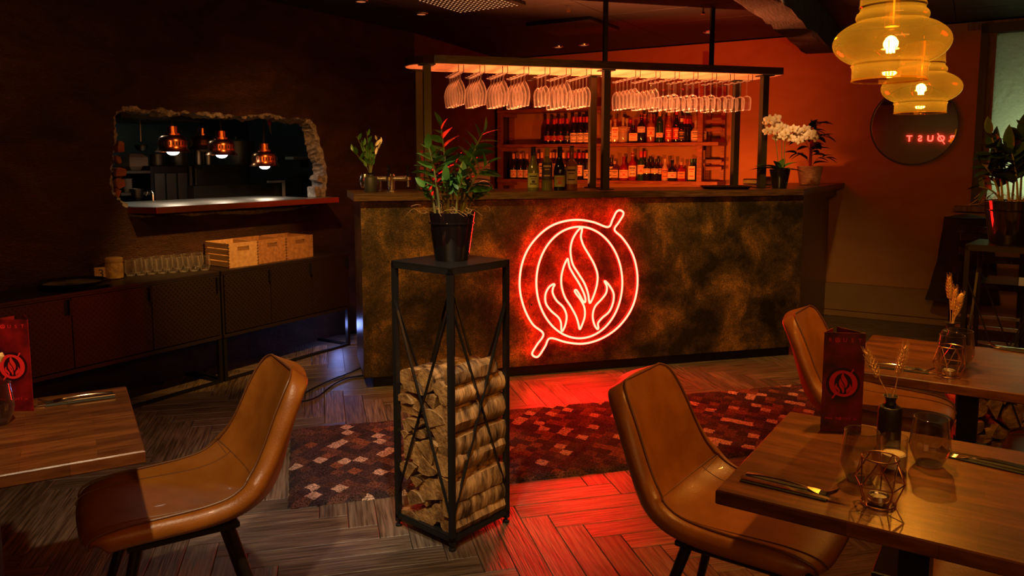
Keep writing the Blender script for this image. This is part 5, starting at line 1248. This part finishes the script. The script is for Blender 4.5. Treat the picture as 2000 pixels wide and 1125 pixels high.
# cylinder tea light
p = tp(1744, 917); o = thing('candle_glass', 'clear straight candle glass with pale wax beside the vase', 'candle', p)
b = MB(); b.lathe([(0, .004), (.0265, .003), (.027, 0), (.0285, .004), (.0285, .078), (.0265, .078), (.0265, .008), (0, .008)], 28); part('holder', b, MT['glass'], o)
b = MB(); b.lathe([(.0258, .009), (.0258, .038), (.022, .041), (0, .040)], 24); part('wax', b, MT['wax'], o)
def wire_holder(label, p, rz=0, s=1):
    o = thing('wire_candle_holder', label, 'candle holder', p, rz, 'geometric brass wire candle holders'); b = MB(); w_ = .0014
    top = [Vector((.035*cos(a)*s, .035*sin(a)*s, .100*s)) for a in [i*2*pi/24 for i in range(24)]]; b.tube(top, w_*1.3, 6, closed=True)
    bot = [Vector((.032*cos(a)*s, .032*sin(a)*s, .003)) for a in [i*2*pi/24 for i in range(24)]]; b.tube(bot, w_*1.3, 6, closed=True)
    N5 = 5
    for k in range(N5):
        a = 2*pi*k/N5; a2 = a+pi/N5; a3 = a+2*pi/N5
        T_ = Vector((.035*cos(a), .035*sin(a), .100))*s; Bm = Vector((.049*cos(a2), .049*sin(a2), .046))*s; Bm2 = Vector((.049*cos(a2+2*pi/N5), .049*sin(a2+2*pi/N5), .046))*s
        Hm = Vector((.043*cos(a), .043*sin(a), .062))*s; Q = Vector((.032*cos(a2), .032*sin(a2), .003))*s
        for A, B_ in ((T_, Bm), (Vector((.035*cos(a3), .035*sin(a3), .100))*s, Bm), (Bm, Q), (Bm, Bm2)): b.tube([A, B_], w_, 5)
    part('wire_cage', b, MT['gold_wire'], o)
    b = MB(); b.lathe([(.020, .004), (.0205, .006), (.0205, .021), (.0195, .022), (.0195, .017), (0, .016)], 24); t_ = part('tea_light_cup', b, MT['chrome'], o)
    b = MB(); b.lathe([(.019, .0165), (0, .018)], 20); part('wax', b, MT['wax'], t_)
    b = MB(); b.lathe([(.0265*s, .003), (.027*s, .075*s), (.0275*s, .078*s)], 24); part('inner_glass', b, MT['glass'], o)
    return o
wire_holder('brass wire candle holder nearest the edge of the near right table', tp(1715, 985), .4)
wire_holder('brass wire candle holder in front of the smoky glasses on the far right table', tp(1853, 735), .9)
wire_holder('brass wire candle holder at the cut-off corner of the left table', tp(-45, 860), .2)
def cutlery(label, p, ang_, seed, fork_side=1):
    # napkin pouch with a knife and a fork lying on it; three separate things
    M4 = Matrix.Translation(p) @ Matrix.Rotation(R(ang_), 4, 'Z')
    b = MB(); b.box((-.105, -.021, 0), (.075, .025, .004), .0015); o = part('napkin_pouch', b, MT['pouch']); o.matrix_world = M4; tag(o, f'dark green napkin pouch under the cutlery {label}', 'napkin', 'napkin pouches')
    b = MB(); y = .012*fork_side
    hnd = [(-.10+.11*i/8, y, .0075+.002*sin(i*pi/8)) for i in range(9)]
    rg = []
    for i in range(15):
        t = i/14; x = -.10+.13*t; w_ = .0045*(1-t)**.8+.0022+.0012*(t < .1); z = .008+.004*sin(t*pi)
        rg.append([b.vert((x, y-w_, z)), b.vert((x, y+w_, z)), b.vert((x, y+w_*.7, z+.002)), b.vert((x, y-w_*.7, z+.002))])
    for t in (0, .25, .5, .8, 1):
        x = .03+.025*t; w_ = .0024+.0092*math.sin(min(1, t*1.1)*pi/2); z = .008-.004*t
        rg.append([b.vert((x, y-w_, z)), b.vert((x, y+w_, z)), b.vert((x, y+w_, z+.0015)), b.vert((x, y-w_, z+.0015))])
    for i in range(len(rg)-1):
        for k in range(4): b.face((rg[i][k], rg[i][(k+1) % 4], rg[i+1][(k+1) % 4], rg[i+1][k]))
    b.face(rg[0][::-1]); b.face(rg[-1])
    for k in range(4):
        yy = y-.0098+.0065*k; b.tube(catmull([(.053, yy, .0045), (.068, yy*1.0, .004), (.084, y+(yy-y)*.9, .012), (.092, y+(yy-y)*.9, .018)], 3, False), .0013, 5)
    o = part('fork', b, MT['cutlery']); o.matrix_world = M4; tag(o, f'steel fork lying on the pouch {label}', 'fork', 'forks on the tables')
    b = MB(); y = -.010*fork_side; rg = []
    for i in range(17):
        t = i/16; x = -.105+.225*t; h_ = (.0055 if t < .5 else .0062*(1-((t-.5)/.5)**3)+.0004); z = .006+(.004 if t < .48 else .0022)
        zz_ = .0055 if t < .6 else .0055-.004*(t-.6)/.4
        rg.append([b.vert((x, y-h_, zz_)), b.vert((x, y+h_*.8, zz_)), b.vert((x, y+h_*.8, zz_+(.004 if t < .48 else .0014))), b.vert((x, y-h_, zz_+(.004 if t < .48 else .0014)))])
    for i in range(16):
        for k in range(4): b.face((rg[i][k], rg[i][(k+1) % 4], rg[i+1][(k+1) % 4], rg[i+1][k]))
    b.face(rg[0][::-1]); b.face(rg[-1])
    o = part('knife', b, MT['cutlery']); o.matrix_world = M4; tag(o, f'steel knife lying on the pouch {label}', 'knife', 'knives on the tables')
def pair(label, a, c, fs):
    A, B_ = tp(*a), tp(*c); m_ = A+(B_-A).normalized()*.115; d = B_-A; cutlery(label, Vector((m_.x, m_.y, TZ)), math.degrees(math.atan2(d.y, d.x)), 1, fs)
pair('at the front corner of the near right table', (1442, 932), (1636, 978), 1)
pair('at the right side of the near right table', (2040, 930), (1820, 880), 1)
pair('behind the menu on the far right table', (1692, 713), (1825, 730), 1)
pair('at the right side of the far right table', (2060, 697), (1905, 672), 1)
pair('beside the menu on the left table', (232, 772), (95, 790), -1)
for a in ((1642, 843), (30, 803)):
    p = tp(*a)
    menu('red folded menu card standing on the near right table' if a[0] > 99 else 'red folded menu card standing on the left table', p, R(-9) if a[0] > 99 else R(3))
def wheat(o, base, tip, L=.055, kind='wheat', r=.006):
    base = Vector(base); tip = Vector(tip); d = (tip-base).normalized(); b = MB()
    q = tip-d*L; b.tube([base, base.lerp(q, .5)+Vector((.003, 0, 0)), q+d*.01], .0013, 5); st = part('stalk', b, MT['wheat'], o)
    if kind == 'bare': return
    b = MB()
    if kind == 'wheat':
        x = d.orthogonal().normalized(); y = d.cross(x); n = 13
        for k in range(n):
            t = k/(n-1); c = q+d*(L*t); s_ = r*(.55+.45*sin(pi*min(1, t+.15)))
            for j in range(3):
                a = 2*pi*j/3+(k % 2)*pi/3; off = (x*cos(a)+y*sin(a)); p0 = c+off*s_*.35; p1 = c+off*s_+d*.009
                b.tube([p0, (p0+p1)/2+off*.001, p1], .0026, 5, r2=.0008)
                b.tube([p1, p1+d*.014+off*.002], .0004, 3)
    else: b.T = Matrix.Translation(q) @ d.to_track_quat('Z', 'Y').to_matrix().to_4x4(); b.lathe([(0, 0), (.008, .006), (.010, .02), (.008, .034), (0, .042)], 10)
    part('ear', b, MT['wheat'], st)
p = tp(1735, 866); o = vase('bud_vase', 'matt black vase holding two wheat ears on the near right table', p, .0275, .122, 0, 'matt black table vases')
for u, v, kd in ((1695, 690, 'wheat'), (1766, 682, 'wheat'), (1745, 715, 'bare')):
    q = aty(u, v, p.y)-p; wheat(o, (0, 0, .10), q, .066, kd, .0115)
p = tp(1852, 700); o = vase('bud_vase', 'matt black vase holding four dried stalks on the far right table', p, .0275, .13, 0, 'matt black table vases')
for u, v, kd in ((1854, 545, 'wheat'), (1866, 568, 'wheat'), (1878, 580, 'wheat'), (1884, 558, 'tail'), (1876, 552, 'bare')):
    q = aty(u, v, p.y)-p; wheat(o, (0, 0, .10), q, .068, kd, .0105)
p = tp(-38, 842); o = vase('bud_vase', 'matt black vase mostly outside the frame on the left table', p, .0275, .125, 0, 'matt black table vases')
q = aty(8, 683, p.y)-p; wheat(o, (0, 0, .10), q, .05, 'tail', .008)

# ============================================================ SIDEBOARDS
SBD = frame((-1.277, 5.965), 239)   # x runs towards the camera-left, y to the right of travel => negative y is the wall side
def sideboard(label, s0, L_, n=3):
    o = thing('sideboard', label, 'sideboard', (0, 0, 0), 0, 'perforated black metal sideboards'); o.matrix_world = SBD @ Matrix.Translation((s0, 0, 0)); D = -.40; zb = .295
    b = MB(); b.box((0, D, .725), (L_, 0, .74), .001); part('top_panel', b, MT['cab'], o, False)
    b = MB(); b.box((0, D, zb), (L_, -.02, zb+.012)); b.box((0, D, zb), (.012, -.004, .725)); b.box((L_-.012, D, zb), (L_, -.004, .725)); b.box((0, D, zb), (L_, D+.01, .725)); part('carcass', b, MT['cab'], o, False)
    b = MB(); b.box((0, -.008, zb), (L_, 0, zb+.022)); b.box((0, -.008, .715), (L_, 0, .724)); part('front_rail', b, MT['cab'], o, False)
    w_ = (L_-.03)/n
    for k in range(n):
        x0 = .015+k*w_; b = MB(); b.T = Matrix.Identity(4); b.box((x0+.003, -.014, zb+.028), (x0+w_-.003, .0015, .712), .001); d = part('door', b, MT['perf'], o, False)
        b = MB(); xh = x0+.012 if k != 1 else x0+.012; b.box((x0+.004, .0016, .62), (x0+.018, .02, .705), .001); part('handle', b, MT['black'], d, False)
    for x in (0, L_-.024):
        b = MB(); b.box((x, -.03, 0), (x+.024, -.004, zb)); part('leg', b, MT['black'], o, False)
        b = MB(); b.box((x, D, 0), (x+.024, D+.026, zb)); part('leg', b, MT['black'], o, False)
        b = MB(); b.box((x, D+.026, 0), (x+.024, -.03, .02)); part('foot_rail', b, MT['black'], o, False)
    b = MB(); b.box((.024, -.03, 0), (L_-.024, -.006, .018)); part('front_foot_rail', b, MT['black'], o, False)
    return o
sideboard('perforated black metal sideboard carrying the wooden crates', 0, 1.19)
sideboard('perforated black metal sideboard carrying the trays and tumblers', 1.205, 1.45)
SZ = .7403
def stp(u, v): return atz(u, v, SZ)
SDIR = 59
def tray(label, p, r, m2=None):
    o = thing('serving_tray', label, 'tray', p, 0, 'round black trays on the sideboard'); b = MB(); b.lathe([(0, .002), (r*.85, .002), (r*.88, 0), (r, .018), (r+.004, .019), (r*.9, .006), (0, .006)], 40); part('dish', b, MT['tray'], o)
    b = MB(); b.lathe([(r*.84, .0065), (0, .0068)], 40); part('mat', b, MT['tray_mat'], o, False); return o
p = stp(148, 561); tray('lower round black tray on the sideboard', p, .185); tray('upper round black tray with worn mat on the sideboard', p+Vector((-.012, -.012, .021)), .172)
p = stp(198, 546); o = thing('number_block', 'small wooden block painted with the number three beside the wicker jar', 'number block', p, R(30)); b = MB(); b.box((-.035, -.012, 0), (.035, .012, .075), .003); part('block', b, MT['crate_pale'], o, False)
text('3', .07, o, (.0, -.0125, .036), cm((.03, .02, .02)))
p = stp(224, 544); o = thing('lidded_jar', 'amber ribbed storage jar with lid left of the tumblers', 'jar', p)
b = MB(); b.lathe([(0, 0), (.044, 0), (.05, .006), (.051, .085), (.046, .10)], 24, cap0=True); part('body', b, pm('amber_ribbed_jar', (.28, .17, .06), .3, 0, (.5, .33, .12), 30, .8, 40), o)
b = MB(); b.lathe([(.048, .10), (.05, .103), (.05, .125), (.044, .13), (0, .131)], 24); part('lid', b, cm((.45, .3, .12), .4), o)
for i in range(15):
    r_ = i >= 8; k = i-8 if r_ else i; u = 255+k*20.8 if not r_ else 268+k*20
    f = (u-254)/150; yy = -.285+.19*f if not r_ else -.365+.10*f
    q = SBD.inverted() @ atp(u, 530, (SBD @ Vector((0, yy, 0))).to_2d(), 239); p = SBD @ Vector((q.x, yy, SZ))
    tumbler(f'upright tumbler on the sideboard, {ORD[k]} from the jar in the {"rear" if r_ else "front"} row', p, .033, .098, 'hglass', 'tumblers in rows on the sideboard')
def crate(label, p, ang_, m, L_=.36, W_=.27, H_=.155, low=False):
    o = thing('wooden_crate', label, 'crate', p, R(ang_), 'wooden crates on the sideboard'); t_ = .011
    # end panels (with slot handle) at +-x ; slatted long sides
    for sx in (-1, 1):
        x0, x1 = sorted((sx*L_/2, sx*(L_/2-t_))); b = MB(); 
        b.box((x0, -W_/2, 0), (x1, W_/2, H_*.66)); b.box((x0, -W_/2, H_*.66), (x1, -.045, H_*.84)); b.box((x0, .045, H_*.66), (x1, W_/2, H_*.84)); b.box((x0, -W_/2, H_*.84), (x1, W_/2, H_))
        part('end_panel', b, m, o, False)
        b = MB()
        for sy in (-1, 1):
            for k in range(8): b.box((x0-.0006, sy*W_/2-.0006*(sy < 0)-(.006 if sy > 0 else 0), .006+k*H_/8), (x1+.0006, sy*W_/2+.0006*(sy > 0)+(.006 if sy < 0 else 0), .006+k*H_/8+.006))
        part('finger_joint', b, cm((.12, .06, .03), .7), o, False)
    for sy in (-1, 1):
        for k in range(4):
            y0, y1 = sorted((sy*W_/2, sy*(W_/2-.008))); b = MB(); b.box((-L_/2+t_, y0, k*H_/4+.003), (L_/2-t_, y1, (k+1)*H_/4-.003), .001); part('slat', b, m, o, False)
    b = MB(); b.box((-L_/2+t_, -W_/2+.008, .003), (L_/2-t_, W_/2-.008, .009)); part('bottom_board', b, m, o, False); return o
for (u0, v0), (u1, v1), lab, m, L_ in (((448, 524), (504, 517), 'pale wooden crate nearest the tumblers, first of three on the sideboard', MT['crate_pale'], .28), ((505, 516), (559, 508), 'darker wooden crate in the middle of the three on the sideboard', MT['crate_dark'], .28), ((561, 508), (612, 501), 'tan wooden crate at the far end of the sideboard', MT['crate_dark'], .28)):
    A, B_ = stp(u0, v0), stp(u1, v1); d = (B_-A).normalized(); n_ = Vector((-d.y, d.x, 0)); W_ = (B_-A).length; c = (A+B_)/2+n_*(L_/2)
    crate(lab, c, math.degrees(math.atan2(n_.y, n_.x)), m, L_, W_, .165)
# black block put in for the nook's shade, ledge board on top
b = MB(); b.box((0, 0, .0), (.3, .3, .885)); o = part('nook_shade_block', b, MT['black'], mat=frame((-1.20, 6.16), 20)); tag(o, 'black block standing in for the dark nook between the sideboard and the bar', 'cabinet')
b = MB(); b.box((-.02, -.02, .886), (.32, .3, .915)); o = part('corner_shelf_board', b, MT['steel_shelf'], mat=frame((-1.20, 6.16), 20)); tag(o, 'brown shelf board on the black nook block beside the bar end', 'shelf')
# floor cable
b = MB(); P = [atz(u, v, .006) for u, v in ((760, 705), (720, 730), (680, 738), (650, 752), (620, 775), (590, 784), (583, 778), (600, 765), (640, 745), (690, 725), (740, 700))]
b.tube(catmull(P, 5, False), .005, 6); tag(part('power_cable', b, MT['cable']), 'loose black power cable looping on the floor left of the bar', 'cable')
# rug
RG = frame((-.937, 3.079), 15.4); b = MB(); Lr, Wr = 3.35, .985; rr = random.Random(8); nx, ny = 110, 34
b.grid(lambda u_, v_: (Lr*u_+(rr.uniform(-.004, .004) if v_ in (0, 1) or u_ in (0, 1) else 0), Wr*v_+(rr.uniform(-.005, .005) if v_ in (0, 1) else 0), .001 if (v_ in (0, 1) or u_ in (0, 1)) else .014+rr.uniform(0, .0035)), nx, ny)
tag(part('rug', b, MT['rug'], mat=RG), 'long diamond-patterned rug in brown, rust and beige in front of the bar', 'rug')

# ============================================================ PENDANTS, MIRROR, CEILING FITTINGS
def pendant(label, u, v, y, s=1):
    p = aty(u, v, y); o = thing('pendant_lamp', label, 'pendant lamp', p, 0, 'amber glass pendant lamps'); r = .137*s
    prof = [(.088, -.092), (.088, -.062), (.092, -.056)]+[(r*cos(a), .066*sin(a)) for a in [R(-50+5*i) for i in range(21)]]+[(.080, .054), (.084, .060), (.085, .067), (.082, .074), (.076, .079), (.075, .086), (.078, .090), (.076, .096), (.075, .15), (.055, .165), (.03, .172)]
    b = MB(); b.lathe([(x, z) for x, z in prof], 48); part('glass_shade', b, MT['amber'], o)
    b = MB(); b.tube([(.088*cos(a), .088*sin(a), -.092) for a in [i*2*pi/48 for i in range(48)]], .0022, 6, closed=True); part('shade_rim', b, MT['amber'], o)
    b = MB(); b.lathe([(.0, -.040), (.018, -.036), (.033, -.022), (.038, -.004), (.035, .013), (.024, .026), (.016, .032), (.016, .045)], 24); part('bulb', b, MT['bulb'], o)
    b = MB()
    for k in range(6): a = 2*pi*k/6; b.tube([(.0085*cos(a), .0085*sin(a), -.024), (.0105*cos(a), .0105*sin(a), .012)], .0026, 6)
    part('filament', b, MT['filament'], o)
    b = MB(); b.lathe([(0, .04), (.017, .04), (.018, .045), (.018, .11), (.03, .115), (.03, .17), (.006, .18), (.006, .19)], 16); part('socket', b, MT['brass'], o)
    b = MB(); b.tube([(0, 0, .18), (0, 0, CZ-p.z)], .004, 6); part('cord', b, MT['cable'], o)
    light('POINT', 'pendant_light', p+Vector((0, 0, -.004)), (1, .47, .11), PEND, .02)
PEND = 48
pendant('larger amber glass pendant lamp hanging over the near right table', 1740, 84, 1.98)
pendant('smaller-looking amber glass pendant lamp over the far right table', 1799, 172, 2.92)
# mirror
mp_ = WBi @ atp(1785, 245, (WB @ Vector((0, 0, 0))).to_2d(), -31)
o = thing('round_mirror', 'round tinted wall mirror reflecting red neon letters', 'mirror', (0, 0, 0)); o.matrix_world = WB @ Matrix.Translation((mp_.x, -.03, mp_.z)) @ Matrix.Rotation(R(90), 4, 'X')
b = MB(); b.lathe([(0, 0), (.338, 0)], 64); part('mirror_glass', b, MT['mirror'], o, False)
b = MB(); b.lathe([(.338, -.02), (.338, .006), (.352, .006), (.352, -.02)], 64); part('frame', b, MT['black'], o)
# neon letters on the wall behind the camera (seen mirrored)
wn = Vector((-sin(R(-31)), cos(R(-31)), 0)); y0 = wn.dot(Vector((3.006, 7.22, 0)))-.03
def mirror_pt(u, v):
    d = ray(u, v); c = Vector((0, 0, H)); t = (y0-wn.dot(c))/wn.dot(d); p = c+d*t; r_ = d-wn*(2*d.dot(wn)); t2 = ((y0+.03-RW+.03)-wn.dot(p))/wn.dot(r_); return p+r_*t2
sg = thing('neon_letters', 'red neon letters on the wall behind the dining area, seen in the mirror', 'neon sign', (0, 0, 0))
for ch_, u in (('T', 1776), ('S', 1797), ('U', 1817), ('O', 1838), ('R', 1859)):
    q = mirror_pt(u, 271)
    c = text(ch_, .17, sg, q, MT['neon_sign'], 'neon_letter', (R(90), 0, R(149)), .004, off=.004)
b = MB(); q1, q2 = mirror_pt(1838, 271), mirror_pt(1838, 271); b.tube([q1+Vector((.06, -.03, -.11)), q1+Vector((-.06, .03, .11))], .008, 6); part('neon_slash', b, MT['neon_sign'], sg)
# ceiling fittings
def cpt(u, v, z=CZ): return atz(u, v, z)
def vent(label, cx, cy, lit, a=.30):
    o = thing('ceiling_diffuser', label, 'ceiling vent', (cx, cy, CZ), R(-31)); b = MB(); b.box((-a, -a, -.03), (a, a, -.001), .004); part('plate', b, MT['black'], o, False)
    b = MB(); n = 13
    for i in range(n):
        for j in range(n):
            x = (i-(n-1)/2)*.042; y = (j-(n-1)/2)*.042; b.lathe([(0, -.0312), (.009, -.0312)], 6, (x, y, 0))
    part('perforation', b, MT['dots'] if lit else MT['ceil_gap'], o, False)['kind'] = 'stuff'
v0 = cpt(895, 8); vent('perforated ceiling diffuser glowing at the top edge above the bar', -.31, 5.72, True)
vent('dark perforated ceiling diffuser above the glass canopy', .53, 6.80, False)
for u, v, lab in ((823, 26, 'recessed ceiling spotlight left of the glowing diffuser'), (705, 1, 'recessed ceiling spotlight cut by the top of the frame'), (1090, 91, 'faint recessed spotlight just above the canopy centre'), (1385, 62, 'dark recessed spotlight above the canopy\'s right half'), (1140, 87, 'dark recessed spotlight beside the canopy hanger post')):
    p = cpt(u, v); o = thing('recessed_spotlight', lab, 'spotlight', p, 0, 'recessed ceiling spotlights'); b = MB(); b.lathe([(.035, -.0105), (.052, -.008), (.055, .0)], 24); part('ring', b, MT['chrome'], o); b = MB(); b.lathe([(0, -.006), (.035, -.009)], 20); part('lens', b, MT['downlight'], o)
for u, v, lab in ((1110, 15, 'small hanging ceiling sprinkler above the canopy centre'), (1373, 20, 'small hanging ceiling sprinkler near the ceiling beam')):
    p = cpt(u, v-4); o = thing('sprinkler_head', lab, 'sprinkler', p, 0, 'ceiling sprinkler heads'); b = MB(); b.tube([(0, 0, 0), (0, 0, -.03)], .008, 8); part('stub', b, MT['chrome'], o); b = MB(); b.lathe([(0, -.03), (.016, -.031), (.018, -.045), (0, -.05)], 12); part('nozzle', b, MT['brass'], o)
# dark chair and hanging coats by the window
o = thing('ladder_back_chair', 'black wooden ladder-back chair by the window behind the plant stand', 'chair', (3.04, 4.85, 0), R(-31))
for x in (-.19, .19):
    b = MB(); b.bar((x, .19, 0), (x*.98, .24, 1.02), .032); part('leg', b, MT['gloss_black'], o, False)
    b = MB(); b.bar((x, -.19, 0), (x, -.19, .66), .032); part('leg', b, MT['gloss_black'], o, False)
b = MB(); b.box((-.21, -.21, .66), (.21, .21, .70), .008); part('seat', b, MT['gloss_black'], o, False)
for z in (.78, .88, .97): b = MB(); b.box((-.19, .215, z), (.19, .235, z+.045), .004); part('back_slat', b, MT['gloss_black'], o, False)
for z in (.25, .42): b = MB(); b.bar((-.19, -.19, z), (.19, -.19, z), .02); b.bar((-.19, .2, z), (.19, .2, z), .02); part('stretcher', b, MT['chrome'], o, False)
b = MB(); n_ = 24
def coatf(u_, v_):
    a = 2*pi*u_; r = .09+.07*v_+.018*sin(5*a+3*v_); return (r*1.6*cos(a), r*.7*sin(a), .98-.72*v_)
b.grid(coatf, 30, 10); b.lathe([(.145, .98), (.08, 1.0), (0, 1.01)], 20)
tag(part('hanging_coat', b, MT['coat'], mat=WB @ Matrix.Translation((1.10, -.25, 0))), 'dark coat hanging below the window sill beside the plant stand', 'coat')
